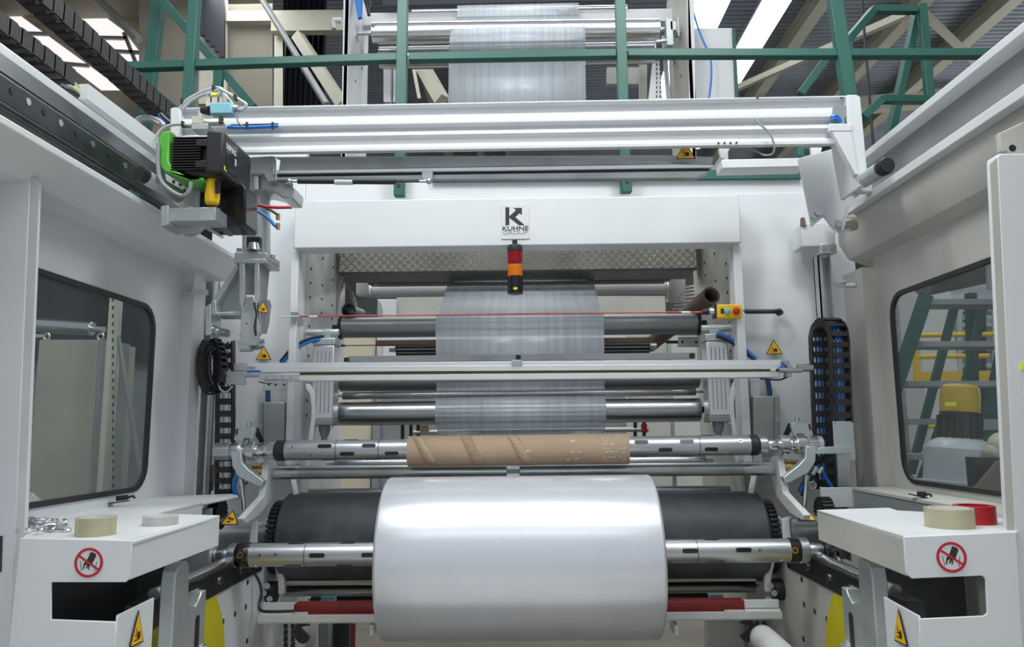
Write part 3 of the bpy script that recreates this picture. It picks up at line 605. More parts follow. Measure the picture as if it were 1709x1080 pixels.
# ---------------- emergency stop switch, its bracket and red cord
T = thing('emergency_stop_switch', 'yellow safety switch box with blue and red buttons at the cord end', 'switch', at(1218, 530, 3.5))
pc = at(1218, 520, 3.5)
b = B(); pxbox(b, 1197, 508, 1238, 531, 3.5, .05); bx = build('housing', b, M['yellow'], T, bev=.006)
for x, mm, r in ((1214, 'sky', .013), (1229, 'red', .015)):
    b = B(); b.rev(at(x, 519, 3.5), at(x, 519, 3.44), [(0, r*1.15), (.012, r*1.15), (.012, r*.8), (.02, r), (.03, r*.95), (.036, r*.5)], 20); build('button', b, M[mm], bx, label='%s push button' % ('blue' if x < 1220 else 'red'))
b = B(); pxbox(b, 1191, 508, 1197, 531, 3.51, .03); build('end_plate', b, M['black'], T)
b = B(); pxbox(b, 1203, 515, 1208, 523, 3.497, .004); build('window', b, M['black'], bx)
b = B(); b.cyl(at(1172, 521, 3.52), at(1183, 520, 3.52), .013); build('boot', b, M['black'], T)
b = B(); b.cyl(at(1183, 520, 3.52), at(1191, 520, 3.52), .017); build('collar', b, M['zinc'], T)
b = B(); b.tube([at(1238, 519, 3.53), at(1250, 520, 3.53), at(1270, 520, 3.53), at(1300, 520, 3.53), at(1304, 522, 3.6)], .011, k=4); build('cable', b, M['black'], T)
b = B(); b.sph(at(1300, 521, 3.58), .018); build('cable_gland', b, M['black'], T)
b = B(); b.bar(at(1215, 530, 3.54), at(1222, 536, 3.62), .05, .008); build('bracket', b, M['zinc'], T)
T = thing('pull_cord', 'thin red emergency cord stretched across in front of the guide roller', 'cord', at(860, 525, 3.52))
b = B(); b.cyl(at(512, 528, 3.52), at(1137, 521, 3.52), .0032, n=8); build('cord', b, M['red'], T)
for x0, x1, y in ((516, 530, 528.5), (1137, 1152, 521.5)): b = B(); b.cyl(at(x0, y, 3.52), at(x1, y, 3.52), .0055, n=8); build('clamp_sleeve', b, M['sticker'], T)
b = B(); b.cyl(at(1152, 521.5, 3.52), at(1173, 521, 3.52), .005, n=8); build('eye_loop', b, M['red'], T); b = B(); b.cyl(at(500, 528, 3.52), at(516, 528.5, 3.52), .004, n=8); build('eye_loop', b, M['red'], T)
T = thing('cord_bracket', 'zinc angle bracket holding the left end of the red cord', 'bracket', at(492, 535, 3.52))
b = B(); b.prism([at(485, 521, 3.5), at(497, 521, 3.5), at(507, 534, 3.56), at(505, 545, 3.56), at(487, 540, 3.5)], (0, .006, 0)); build('plate', b, M['zinc'], T)
b = B(); b.cyl(at(470, 529, 3.5), at(500, 528, 3.5), .004, n=8); build('eye_bolt', b, M['zinc'], T)
b = B(); b.cyl(at(565, 577, 4.0), at(1118, 571, 4.0), .0026, n=8); b.cyl(at(569, 577, 4.0), at(576, 577, 4.0), .006); tag(build('rear_pull_cord', b, M['redd']), 'thin dark red cord running above the ribbed roller', 'cord')
# ================================================================ CUTTING BAR
T = thing('cutting_bar', 'long bright aluminium cutter beam with end clamps spanning in front of the rollers', 'bar', at(860, 640, 3.35))
def barx(b, p0, p1, hpx, Y, dep):
    """bar along the machine: centre line pixels, height in px, depth dep behind Y"""
    a, c = at(*p0, Y), at(*p1, Y); h = hpx * Y / F_PX / 2
    return b.hexa([a - V((0, 0, h)), c - V((0, 0, h)), c + V((0, dep, -h)), a + V((0, dep, -h)), a + V((0, 0, h)), c + V((0, 0, h)), c + V((0, dep, h)), a + V((0, dep, h))])
BY = 3.36
b = B(); barx(b, (412, 609.5), (1306, 604), 7, BY + .012, .06); barx(b, (425, 617), (1304, 611.5), 9, BY, .07); bp = build('upper_profile', b, M['alub'], T, bev=.002)
b = B(); barx(b, (500, 624.5), (1300, 618.5), 4, BY + .02, .05); build('slot_seal', b, mat('olive_seal', (.16, .17, .04), .5), T)
b = B(); barx(b, (440, 631.5), (1302, 625), 9.5, BY + .004, .066); build('lower_profile', b, M['alub'], T, bev=.002)
b = B(); barx(b, (390, 613), (440, 613), 14, BY + .03, .05); build('end_housing', b, M['alu'], T, bev=.004)
b = B(); barx(b, (358, 629), (409, 632), 22, BY - .02, .012); k = build('mounting_plate', b, M['zinc'], T, bev=.002)
for p in ((406, 624), (406, 640)): bolt(k, at(*p, BY - .02), (0, -1, 0), .005, .004)
b = B(); barx(b, (432, 628.5), (499, 628.5), 10, BY - .014, .02); k = build('clamp_block', b, M['alu'], T, bev=.002)
for x in (445, 459, 471, 485): b = B(); c = at(x, 630, BY - .0145); b.cyl(c, c + V((0, -.002, 0)), .006, n=14); build('screw', b, M['steel'], k)
b = B(); b.prism([at(443, 636, BY), at(480, 636, BY), at(479, 646, BY), at(470, 652, BY), at(440, 652, BY), at(440, 645, BY)], (0, -.012, 0)); k = build('bracket', b, M['zinc'], T, bev=.002)
for x in (449, 460, 474): b = B(); c = at(x, 642, BY - .0125); b.cyl(c, c + V((0, -.001, 0)), .005, n=12); build('hole', b, M['dark'], k)
b = B(); b.cyl(at(410, 627, BY - .015), at(432, 627, BY - .015), .008); build('air_fitting', b, M['steel'], T)
b = B(); b.tube([at(413, 621, BY-.01), at(422, 620, BY-.01), at(434, 620, BY-.01)], .005); b.tube([at(1300, 615, BY-.01), at(1306, 611, BY-.01), at(1316, 604, BY-.01)], .006); build('blue_tube', b, M['blue'], T)
b = B(); b.tube([at(432, 637, BY-.01), at(444, 640, BY-.01), at(455, 640, BY-.01)], .003, k=3); b.tube([at(1268, 632, BY), at(1300, 634, BY), at(1316, 628, BY)], .004); build('cable', b, M['black'], T)
b = B(); b.prism([at(1308, 600, BY-.02), at(1318, 606, BY-.02), at(1322, 612, BY-.02), at(1321, 629, BY-.02), at(1313, 629, BY-.02), at(1315, 612, BY-.02), at(1306, 603, BY-.02)], (0, .05, 0)); build('end_clamp', b, M['zinc'], T, bev=.002)
b = B(); b.cyl(at(1300, 618, BY-.02), at(1338, 618, BY-.02), .011); b.cyl(at(1331, 614, BY), at(1356, 614, BY), .017); build('end_cylinder', b, M['steel'], T)
b = B(); b.cyl(at(1286, 617.5, BY-.012), at(1294, 617.5, BY-.012), .008); build('nozzle', b, M['sticker'], T)
b = B(); b.box(tuple(at(854, 611, BY-.006)), tuple(at(871, 601, BY + .002))); k = build('centre_clamp', b, M['zinc'], T, bev=.002)
for x in (857, 868): b = B(); c = at(x, 607, BY-.007); b.cyl(c, c + V((0, -.003, 0)), .005, n=12); build('screw', b, M['steel'], k)
b = B(); b.bar(at(1250, 634, BY + .01), at(1267, 635, BY + .01), .03, .01); build('cable_clip', b, M['zinc'], T)
# ================================================================ WINDING SHAFTS
def shaft(name, lb, ya, yb, Y, r, L0, R0, lugs, ringsL, ringsR, seams, screws, brass=None):
    """airshaft; pixel x positions at depth Y, axis from (L0,ya) to (R0,yb)"""
    def ax(x): t = (x - L0) / (R0 - L0); return at(x, ya + (yb - ya) * t, Y)
    T = thing(name, lb, 'shaft', ax((L0 + R0) / 2) - V((0, 0, r)))
    b = B(); b.cyl(ax(L0), ax(R0), r, n=48); bd = build('sleeve', b, M['sleeve'], T)
    for i, (x0, x1, rr_, mm, nm) in enumerate(ringsL + ringsR):
        b = B(); a, c = ax(x0), ax(x1); L = (c - a).length
        if mm == 'knurl':
            b.cyl(a, c, rr_ * .9, n=36); k = build(nm, b, M['steel'], T)
            for j in range(18):
                an = 2*math.pi*j/18; o_ = V((0, math.cos(an)*rr_*.92, math.sin(an)*rr_*.92)); b2 = B(); b2.bar(a + o_ + (c-a)*.04, c + o_ - (c-a)*.04, rr_*.16, rr_*.16, up=o_); build('tooth', b2, M['steel'], k, bev=.001)
        else:
            b.rev(a, c, [(0, rr_*.94), (L*.08, rr_), (L*.92, rr_), (L, rr_*.94)], 40); build(nm, b, M[mm], T)
    def srf(x, ang, k_=1.0): c = ax(x); return c + V((0, -math.cos(ang), math.sin(ang))) * r * k_, V((0, -math.cos(ang), math.sin(ang)))
    for x0, x1, ang in lugs:
        an = math.radians(ang); p, n_ = srf((x0+x1)/2, an, .99); a, c = ax(x0), ax(x1); hw = (c - a).length / 2; dx = (c - a).normalized(); up = dx.cross(n_); h = .0085
        P = rrect(-hw, hw, -h, h, h*.95, lambda u, v: p + dx*u + up*v); b = B(); b.prism(P, n_ * .002); build('lug', b, M['blackg'], bd)
    for x, ang in screws:
        p, n_ = srf(x, math.radians(ang), .985); b = B(); b.cyl(p, p + n_*.0028, .0095, n=18); k = build('screw', b, M['steel'], bd); 
        b = B(); b.cyl(p + n_*.0028, p + n_*.0034, .0038, n=6); build('socket', b, M['dark'], k)
    for x in seams: b = B(); a = ax(x - .6); c = ax(x + .6); b.cyl(a, c, r*1.004, n=40); build('seam', b, M['dark'], bd)
    for x, ang, in (brass or []):
        p, n_ = srf(x, math.radians(ang), 1.0); b = B(); b.rev(p - n_*.004, p + n_*.01, [(0, .013), (.008, .013), (.008, .006), (.004, .006)], 20); build('brass_valve', b, M['brass'], T)
    return T, ax
SY = 3.3
T, ax1 = shaft('winding_shaft', 'upper steel winding shaft carrying the brown paper core', 752, 743, SY, .0432, 478, 1250,
      [(534, 557, 24), (607, 630, 24), (571, 595, -22), (645, 668, -22), (575, 597, 88), (538, 560, -88), (610, 634, -88), (1057, 1080, 26), (1132, 1155, 26), (1096, 1119, -20), (1172, 1194, -20), (1060, 1082, -88), (1133, 1155, -88), (1170, 1192, 88)],
      [(462, 479, .0445, 'black', 'collar'), (449, 461, .040, 'steel', 'ring'), (426, 450, .023, 'chrome', 'journal'), (413, 427, .040, 'steel', 'ring'), (404, 414, .027, 'chrome', 'journal'), (387, 405, .038, 'steel', 'ring'), (360, 386, .037, 'knurl', 'splined_end')],
      [(1249, 1264, .0445, 'black', 'collar'), (1265, 1279, .040, 'steel', 'ring'), (1278, 1302, .023, 'chrome', 'journal'), (1301, 1316, .041, 'steel', 'ring'), (1315, 1328, .027, 'chrome', 'journal'), (1327, 1345, .042, 'steel', 'ring'), (1345, 1364, .037, 'knurl', 'splined_end'), (1363, 1371, .037, 'zinc', 'end_cap')],
      [563, 634, 1165], [(492, 22), (524, -28), (1232, 26), (1204, -26)])
c0, c1 = ax1(682), ax1(1048); dn = V((0, 0, -.010))
b = B(); b.pipe(c0 + dn, c1 + dn, .0655, .0545, 48); CORE = thing('cardboard_core', 'brown cardboard core with bits of tape on the upper winding shaft', 'core', (c0 + c1)/2 + dn - V((0, 0, .065)))
build('tube', b, M['card'], CORE)
dxc = (c1 - c0).normalized()
def flat(x, ang, w, h, tilt, mm, nm, k_=.0658):
    c = ax1(x) + dn; segs = 16; b = B(); G = []
    for i in range(segs + 1):
        v = -h/2 + h*i/segs; row = []
        for u in (-w/2, w/2):
            uu = u + v * tilt; an = math.radians(ang) + v / k_
            row.append(c + dxc*uu + V((0, -math.cos(an), math.sin(an))) * k_)
        G.append(row)
    for p, q in zip(G, G[1:]): b.poly([p[0], p[1], q[1], q[0]])
    o = build(nm, b, M[mm], CORE); o.modifiers.new('thickness', 'SOLIDIFY').thickness = .0003; return o
M['tapemark'] = mat('tape_residue', (.50, .38, .27), .45); M['tapelite'] = mat('torn_paper_bits', (.80, .76, .73), .35); M['carddark'] = mat('core_seam', (.41, .29, .19), .7)
for x in (712, 790, 868): flat(x, 0, .05, .16, -.45, 'carddark', 'spiral_seam')
for x in (708, 864): flat(x + 4, 10, .035, .12, -.5, 'tapemark', 'tape_strip', .0661)
random.seed(4)
for k_ in range(60):
    if k_ < 42: x, ang = random.uniform(1004, 1040), random.choice((-42, -30, -8, 2, 22, 34, 48)) + random.uniform(-2, 2)
    elif k_ < 54: x, ang = random.uniform(945, 966), random.choice((-36, -5, 6, 25, 33)) + random.uniform(-4, 4)
    else: x, ang = random.uniform(866, 884), random.choice((25, -5)) + random.uniform(-5, 5)
    flat(x, ang, random.uniform(.006, .018), random.uniform(.002, .005), random.uniform(-.4, .4), 'tapelite', 'paper_scrap', .0663)
LY = 3.0
T, ax2 = shaft('winding_shaft', 'lower steel winding shaft running through the big film roll', 926.5, 918.5, LY, .0445, 418, 1316,
      [(521, 547, 4), (607, 628, 4), (478, 505, -62), (565, 590, -62), (482, 508, 82), (568, 592, 82), (1135, 1161, 10), (1223, 1249, 12), (1179, 1205, -58), (1097, 1118, -58), (1176, 1200, 84)],
      [(396, 420, .047, 'blackg', 'collar'), (384, 397, .046, 'steel', 'ring'), (360, 385, .029, 'steel', 'journal'), (350, 358, .045, 'zinc', 'flange')],
      [(1315, 1331, .047, 'blackg', 'collar'), (1332, 1347, .048, 'steel', 'ring'), (1346, 1372, .027, 'steel', 'journal'), (1374, 1382, .045, 'dark', 'flange')],
      [512, 1161], [(466, 8), (440, 6), (1262, 8), (430, -62), (1300, -55)], [(408, 8), (1320, 8)])
# ================================================================ FILM ROLL
rc_ = at(863, 928, 3.0); XRL, XRR = -.545, .487; RR = .304
ux = (ax2(1316) - ax2(418)).normalized()
a = ax2(867) ; a = V((rc_.x, rc_.y, rc_.z)); p0 = a + ux * (XRL - a.x); p1 = a + ux * (XRR - a.x); L = (p1 - p0).length
T = thing('film_roll', 'large glossy roll of wound translucent plastic film in the centre foreground', 'roll', a - V((0, 0, RR)))
b = B(); b.rev(p0, p1, [(0, RR - .014), (.002, RR - .008), (.007, RR - .002), (.013, RR), (L*.3, RR*1.001), (L-.013, RR), (L-.007, RR - .002), (L-.002, RR - .008), (L, RR - .014)], 128, caps=False)
b.rev(p0, p1, [(0, RR - .014), (.0, .062)], 64, caps=False); b.rev(p0, p1, [(L, RR - .014), (L, .062)], 64, caps=False); build('wound_web', b, M['filmroll'], T)
b = B(); b.pipe(p0 - ux*.004, p1 + ux*.004, .062, .0475, 40); build('core', b, M['card'], T)
# ================================================================ CONTACT DRUM with sprockets and hubs
DY = 3.5; dc = at(866, 895, DY); DR = .196; DXL, DXR = -1.095, 1.045
T = thing('contact_drum', 'black rubber covered contact drum behind the film roll', 'drum', (dc.x, dc.y, dc.z - DR))
da, db = V((DXL, DY, dc.z + .004)), V((DXR, DY, dc.z - .004))
b = B(); b.rev(da, db, [(0, DR - .012), (.012, DR), (db.x - da.x - .012, DR), (db.x - da.x, DR - .012)], 96); build('rubber_cover', b, M['rubber'], T)
for s_, e in ((-1, da), (1, db)):
    b = B(); b.cyl(e, e + V((s_*.03, 0, 0)), .11, n=40); build('hub_flange', b, M['zinc'], T)
    e2 = e + V((s_*.022, 0, 0)); b = B(); b.cyl(e2, e2 + V((s_*.02, 0, 0)), .150, n=60); sp = build('sprocket', b, M['dark'], T)
    for i in range(44):
        an = 2*math.pi*i/44; o_ = V((0, math.cos(an), math.sin(an)))
        b = B(); b.bar(e2 + V((s_*-.008, 0, 0)) + o_*.156, e2 + V((s_*.028, 0, 0)) + o_*.156, .016, .014, up=o_); build('chain_link', b, M['black'], sp, bev=.002)
    e3 = e + V((s_*.05, 0, 0)); b = B(); b.rev(e3, e3 + V((s_*.3, 0, 0)), [(0, .085), (.045, .085), (.045, .075), (.06, .075), (.06, .068), (.1, .068), (.1, .071), (.3, .071)], 40); build('bearing_housing', b, M['zinc'], T)
# strips beside sprockets
for m_, px_, lb in ((0, 423, 'left'), (1, 1314, 'right')):
    b = B(); b.hexa([at(px_-7, 906, 3.26), at(px_+7, 906, 3.26), at(px_+7, 906, 3.3), at(px_-7, 906, 3.3), at(px_-(4 if not m_ else 10), 866, 3.26), at(px_+(7 if not m_ else 3), 866, 3.26), at(px_+7, 862, 3.3), at(px_-4, 862, 3.3)])
    tag(build('side_strip', b, M['white'], bev=.002), 'small white upright strip at the %s sprocket of the rubber drum' % lb, 'strip')
    sx_ = 386 if not m_ else 1352
    b = B(); T = thing('bearing_plate', 'zinc bearing cover plate with roller pinch warning at the %s drum end' % lb, 'plate', at(sx_, 900, 3.2))
    b.hexa([at(sx_-26, 872, 3.12), at(sx_+26, 872, 3.12), at(sx_+26, 860, 3.3), at(sx_-26, 860, 3.3), at(sx_-26, 869, 3.12), at(sx_+26, 869, 3.12), at(sx_+26, 857, 3.3), at(sx_-26, 857, 3.3)]); pl = build('plate', b, M['zinc'], T)
    tri_sign(T, at(sx_ - 1 if not m_ else 1345, 868 if not m_ else 861, 3.12), (1, 0, 0), (0, .55, .85), .075, pict='roll', label='yellow warning triangle with two rollers')
# ================================================================ TIE TUBE and ARMS
T = thing('tie_tube', 'long grey steel tube below the paper core between two arms', 'tube', at(866, 798, 3.38))
b = B(); b.cyl(at(440, 789, 3.38), at(1290, 782, 3.38), .0295, n=40); build('tube', b, M['tube'], T)
for p, q in (((1240, 782.4), (1290, 782)), ((455, 788.9), (500, 788.5))): b = B(); b.cyl(at(*p, 3.38), at(*q, 3.38), .0305, n=40); build('bright_end', b, M['steel'], T, label='brighter machined end of the tube')
b = B(); barx(b, (845, 786), (868, 786), 22, 3.345, .07); k = build('centre_clamp', b, M['zinc'], T, bev=.003)
b = B(); barx(b, (846, 787), (867, 787), 7, 3.342, .004); build('clamp_band', b, M['grey'], k)
for m_ in (0, 1):
    lb = 'right' if m_ else 'left'
    T = thing('support_arm', 'cranked white arm plate carrying the %s end of the tie tube' % lb, 'arm', (side_x(m_, -1.15), 3.2, .9))
    def Q(x, y, Y): p = at(x, y, Y); return V((-1.155, p.y, p.z))
    prof = [Q(450, 770, 3.34), Q(446, 775, 3.31), Q(437, 828, 3.27), Q(405, 866, 3.04), Q(405, 874, 3.06), Q(440, 862, 3.20), Q(450, 835, 3.36), Q(455, 795, 3.42), Q(460, 775, 3.42), Q(455, 768, 3.38)]
    b = B(m_); b.prism(prof, (.028, 0, 0)); build('plate', b, M['zinc'] if 0 else M['white2'], T, bev=.002)
    # zinc hook that cradles the shaft end
    T = thing('shaft_hook', 'galvanised hook cradling the %s end of the upper shaft' % lb, 'hook', (side_x(m_, -1.28), 3.3, 1.2))
    hk = [(385, 752), (402, 752), (404, 772), (414, 783), (440, 803), (438, 812), (428, 812), (398, 796), (387, 778)]
    b = B(m_); b.prism([at(x, y, 3.25) for x, y in hk], (0, .05, 0)); build('hook_plate', b, M['zinc'], T, bev=.004)
    b = B(m_); b.cyl(at(424, 790, 3.36), at(447, 790, 3.36), .043, n=32); build('pivot_bush', b, M['brass'], T, label='oily brass coloured pivot bush')
    b = B(m_); b.prism([at(427, 769, 3.27), at(437, 762, 3.27), at(441, 770, 3.27), at(432, 775, 3.27)], (0, .03, 0)); build('latch_pin', b, M['steel'], T)
    b = B(m_); b.cyl(at(402, 800, 3.3), at(404, 812, 3.3), .013); b.cyl(at(404, 812, 3.3), at(407, 852, 3.28), .009); build('piston_rod', b, M['steel'], T)
    T = thing('bearing_cover', 'tilted zinc cover plate with slot above the %s shaft bearing' % lb, 'plate', (side_x(m_, -1.25), 3.3, 1.4))
    b = B(m_); b.prism([at(390, 735, 3.3), at(394, 714, 3.3), at(427, 714, 3.3), at(422, 733, 3.3), at(410, 733, 3.3), at(408, 737, 3.3)], (0, .02, 0)); k = build('plate', b, M['zinc'], T, bev=.002)
    b = B(m_); b.bar(at(396.5, 716, 3.298), at(394.5, 726, 3.298), .006, .006); build('slot', b, M['black'], k)
    b = B(m_); b.prism([at(427, 714, 3.3), at(438, 737, 3.42), at(434, 739, 3.42), at(423, 722, 3.3)], (0, .03, 0)); build('side_plate', b, M['dark'], T)
    b = B(m_); b.tube([at(407, 738, 3.28), at(407, 732.5, 3.28), at(416, 732.5, 3.28), at(415, 738, 3.28)], .003, k=1); build('spring_clip', b, M['black'], T)
    b = B(m_); c = at(416, 711, 3.3); b.cyl(c, c + V((0, 0, .018)), .01); build('bolt', b, M['steel'], T)
T = thing('air_hose', 'short blue hose at the left shaft hook piston', 'hose', at(394, 830, 3.3))
b = B(); b.tube([at(395, 794, 3.3), at(391, 806, 3.3), at(392, 820, 3.3), at(398, 831, 3.3)], .010); build('hose', b, M['blue'], T)
b = B(); b.tube([at(406, 810, 3.3), at(412, 806, 3.3), at(413, 801, 3.3), at(411, 798, 3.3)], .004); build('cable', b, M['black'], T)
T = thing('hose_bundle', 'tangle of black and blue hoses between right hook and cable chain', 'hose', at(1350, 820, 3.35))
for P_, r_, mm in (([(1338, 780), (1352, 774), (1368, 768), (1380, 758)], .008, 'black'), ([(1337, 784), (1355, 779), (1372, 771), (1384, 760)], .007, 'black'), ([(1336, 788), (1352, 786), (1368, 780)], .006, 'black'),
                   ([(1334, 822), (1342, 806), (1355, 790), (1366, 776)], .010, 'blue'), ([(1338, 828), (1348, 810), (1358, 794), (1366, 780)], .008, 'black'), ([(1372, 784), (1380, 800), (1390, 816), (1396, 828)], .008, 'blue')):
    b = B(); b.tube([at(x, y, 3.32) for x, y in P_], r_); build('hose', b, M[mm], T)
b = B(); b.cyl(at(1355, 792, 3.3), at(1362, 779, 3.3), .013); b.cyl(at(1372, 780, 3.3), at(1366, 790, 3.3), .010); build('fitting', b, M['steel'], T)
b = B(); b.tube([at(1356 + 6*math.cos(t), 810 + 6*math.sin(t), 3.29) for t in [i*.7 for i in range(10)]], .003, k=2); build('key_ring', b, M['steel'], T)
# pale grey junction boxes under cutting bar
for x0, y0, x1, y1, lb in ((431, 671, 475, 748, 'left'), (1257, 661, 1302, 745, 'right')):
    T = thing('junction_box', 'flat grey green metal box on the %s machine side plate' % lb, 'box', at((x0+x1)/2, y1, 3.55))
    b = B(); pxbox(b, x0, y0, x1, y1, 3.54, .07); k = build('body', b, mat('box_grey', (.40, .44, .42), .4, .3, .2, 5), T, bev=.006)
    xs = x0 + 8 if lb == 'left' else x1 - 10
    b = B(); b.bar(at(xs, y0 + 1, 3.539), at(xs, y1 - 1, 3.539), .002, .002); build('lid_seam', b, M['dark'], k)
    bolt(k, at(x0 + 3 if lb == 'left' else x1 - 4, y0 + 40, 3.54), (0, -1, 0), .008, .004)
    b = B(); xh = 448 if lb == 'left' else 1285; P_ = [(xh-1, y0+2), (xh-1, y0-20), (xh-3, y0-38)] if lb == 'left' else [(xh, y0+2), (xh-1, y0-12), (xh-6, y0-35)]; b.tube([at(x, y, 3.58) for x, y in P_], .012, k=3); build('cable', b, mat('navy_cable', (.01, .05, .16), .4), T)
# curved white guide arms and reflective plates beside rollers
for m_ in (0, 1):
    lb = 'right' if m_ else 'left'
    b = B(m_); pp = [(510, 640), (517, 642), (524, 655), (527, 680), (526, 700), (521, 745), (517, 790), (508, 790), (513, 745), (519, 700), (520, 680), (517, 658), (510, 648)]
    b.prism([at(x, y, 3.62) for x, y in pp], (0, .03, 0)); tag(build('curved_arm', b, M['white'], bev=.002), 'slim curved white arm beside the %s air cylinder' % lb, 'arm')
    b = B(m_); b.prism([at(x, y, 3.58) for x, y in [(478, 640), (492, 640), (490, 800), (474, 800)]], (0, .04, 0)); tag(build('white_strip', b, M['white'], bev=.002), 'straight white strip standing behind the %s shaft end' % lb, 'strip')
    b = B(m_); b.bar(at(497, 846, 3.45), at(487, 796, 3.5), .025, .02); tag(build('pivot_lever', b, M['zinc']), 'small zinc lever at the %s end of the tie tube rear' % lb, 'lever')
# ================================================================ LOWER SIDE FRAMES, RAILS
for m_ in (0, 1):
    lb = 'right' if m_ else 'left'; g = None
    T = thing('rail_frame', 'white lower side frame with dark guide rail on top, %s of the film roll' % lb, 'frame', (side_x(m_, -1.2), 2.9, 0))
    zr = atx(340, 957, -1.15).z
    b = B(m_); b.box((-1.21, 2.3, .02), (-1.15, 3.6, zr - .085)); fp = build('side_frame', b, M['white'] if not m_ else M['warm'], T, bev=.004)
    for x, y in ((410, 1013), (392, 1025), (372, 1038), (413, 972), (412, 1070)):
        c = atx(x, y, -1.15); b = B(m_); b.cyl(c, c + V((.002, 0, 0)), .011, n=14); build('bolt_hole', b, M['dark'], fp)
    # yellow disc painted on side frame
    c = V((-1.1495, 2.62, atx(372, 1080, -1.15).z - .04)); rp = (atx(372, 1080, -1.15) - c).length
    b = B(m_); b.cyl(c, c + V((.003, 0, 0)), .33, n=72); build('yellow_disc', b, M['disc'], T)
    b = B(m_); b.box((-1.20, 2.3, zr - .095), (-1.143, 3.32, zr - .01)); k = build('guide_rail', b, M['rail'], T, bev=.002)
    for yy in (2.52, 2.68, 2.87, 3.08, 3.26): 
        b = B(m_); b.cyl((-1.143, yy, zr - .052), (-1.139, yy, zr - .052), .015, n=20); kk = build('rail_bolt', b, M['steel'], k)
        b = B(m_); b.cyl((-1.139, yy, zr - .052), (-1.1385, yy, zr - .052), .008, n=6); build('socket', b, M['dark'], kk)
    b = B(m_); b.cyl((-1.163, 2.4, zr), (-1.163, 3.28, zr), .018, n=24); build('round_rail', b, M['steel'], T)
    # end stop hook
    T = thing('stop_hook', 'upright galvanised stop hook at the front of the %s rail' % lb, 'hook', (side_x(m_, -1.12), 2.3, .6))
    def H(x, y, X, m=0): p = atx(x, y, X); return p
    zt2 = at(275, 943, 2.25).z; zb3 = zt2 - .42
    prof = [(2.25, zb3), (2.25, zt2 - .05), (2.256, zt2 - .02), (2.275, zt2 - .003), (2.30, zt2), (2.325, zt2), (2.34, zt2 - .02), (2.345, zt2 - .1), (2.35, zt2 - .13), (2.40, zt2 - .15), (2.43, zt2 - .13), (2.44, zt2 - .115), (2.475, zt2 - .115), (2.475, zb3 + .13), (2.39, zb3)]
    xh = at(266, 1000, 2.25).x; b = B(m_); b.prism([(xh, y, z) for y, z in prof], (.044, 0, 0)); k = build('hook_body', b, M['zinc'], T, bev=.004)
    P = rrect(2.40, 2.43, zb3 + .13, zt2 - .18, .012, lambda u, v: V((xh + .0445, u, v))); b = B(m_); b.prism(P, (.0006, 0, 0)); build('slot', b, M['dark'], k)
    for yy, zz in ((2.46, zb3 + .125), (2.38, zb3 + .03)): bolt(T, V((side_x(m_, xh + .044), yy, zz)), (1 if not m_ else -1, 0, 0), .014, .018, 'zinc')
    b = B(m_); b.box((xh - .01, 2.235, zb3 - .05), (xh + .018, 2.25, zb3 + .06)); build('stop_pad', b, M['white'], T)
    # trolley disc behind
    b = B(m_); b.cyl(at(400 if 0 else 356, 948, 3.05), at(352, 948, 3.05), .03); 
    tag(build('trolley_wheel', b, M['zinc']), 'small zinc trolley wheel behind the %s end of the lower shaft' % lb, 'wheel')
# small chain gear behind table ends
for x, y, Y, lb in ((362, 846, 3.2, 'left'), (1376, 843, 3.2, 'right')):
    T = thing('chain_gear', 'dark chain gear poking up behind the %s table end' % lb, 'gear', at(x, y + 20, Y)); c = at(x, y + 12, Y)
    b = B(); b.cyl(c - V((.02, 0, 0)), c + V((.02, 0, 0)), .055, n=40); k = build('wheel', b, M['dark'], T)
    for i in range(22):
        an = 2*math.pi*i/22; o_ = V((0, math.cos(an), math.sin(an))); b = B(); b.bar(c - V((.022, 0, 0)) + o_*.058, c + V((.022, 0, 0)) + o_*.058, .011, .009, up=o_); build('link', b, M['black'], k)
# ================================================================ LOW STUFF BEHIND THE ROLL
T = thing('roll_tray', 'white channel tray with a dark red bar beneath the rubber drum', 'tray', at(866, 1040, 3.2))
b = B(); barx(b, (430, 1033.5), (1306, 1027), 11, 3.14, .012); build('front_lip', b, M['white2'], T, bev=.002)
b = B(); barx(b, (438, 1013), (1300, 1008), 13, 3.32, .01); build('back_wall', b, M['white2'], T, bev=.002)
b = B(); P = [at(430, 1038, 3.15), at(1306, 1031, 3.15), at(1302, 1016, 3.32), at(436, 1021, 3.32)]; b.prism(P, (0, 0, -.008)); build('bottom', b, M['white2'], T)
b = B(); barx(b, (490, 1018), (1243, 1012), 17, 3.2, .06); k = build('red_bar', b, M['redd'], T, bev=.003)
b = B(); barx(b, (491, 1026), (513, 1026), 6, 3.19, .01); build('label', b, M['sticker'], k); b = B(); barx(b, (1210, 1020.5), (1242, 1020.5), 3, 3.19, .01); build('label', b, M['sticker'], k)
for x in (620, 1129): b = B(); b.prism([at(x-3, 1060, 3.18), at(x+3, 1060, 3.18), at(x+3, 1043, 3.18), at(x-3, 1043, 3.18)], (0, .1, 0)); build('gusset', b, M['white'], T)
b = B(); b.tube([at(425, 957, 3.2), at(433, 972, 3.2), at(436, 990, 3.2), at(432, 1012, 3.18), at(438, 1020, 3.16), at(462, 1021, 3.15), at(490, 1020, 3.16)], .006); T2 = tag(build('sensor_cable', b, M['black']), 'black cable running down the left frame to the red bar', 'cable')
rollr('lower_roller', 'dark steel roller low under the rubber drum', 474, 986, 1260, 979, 9, 3.55, 'roller', 6, .01)
b = B(); barx(b, (472, 973), (1262, 967), 6, 3.4, .03); tag(build('cream_rail', b, mat('cream_rail', (.52, .48, .36), .5), bev=.002), 'thin cream rail under the rubber drum', 'rail')
rollr('lower_roller', 'blue black roller lowest behind the tray', 520, 1002, 1180, 996, 8, 3.7, 'dark', 6, .01)
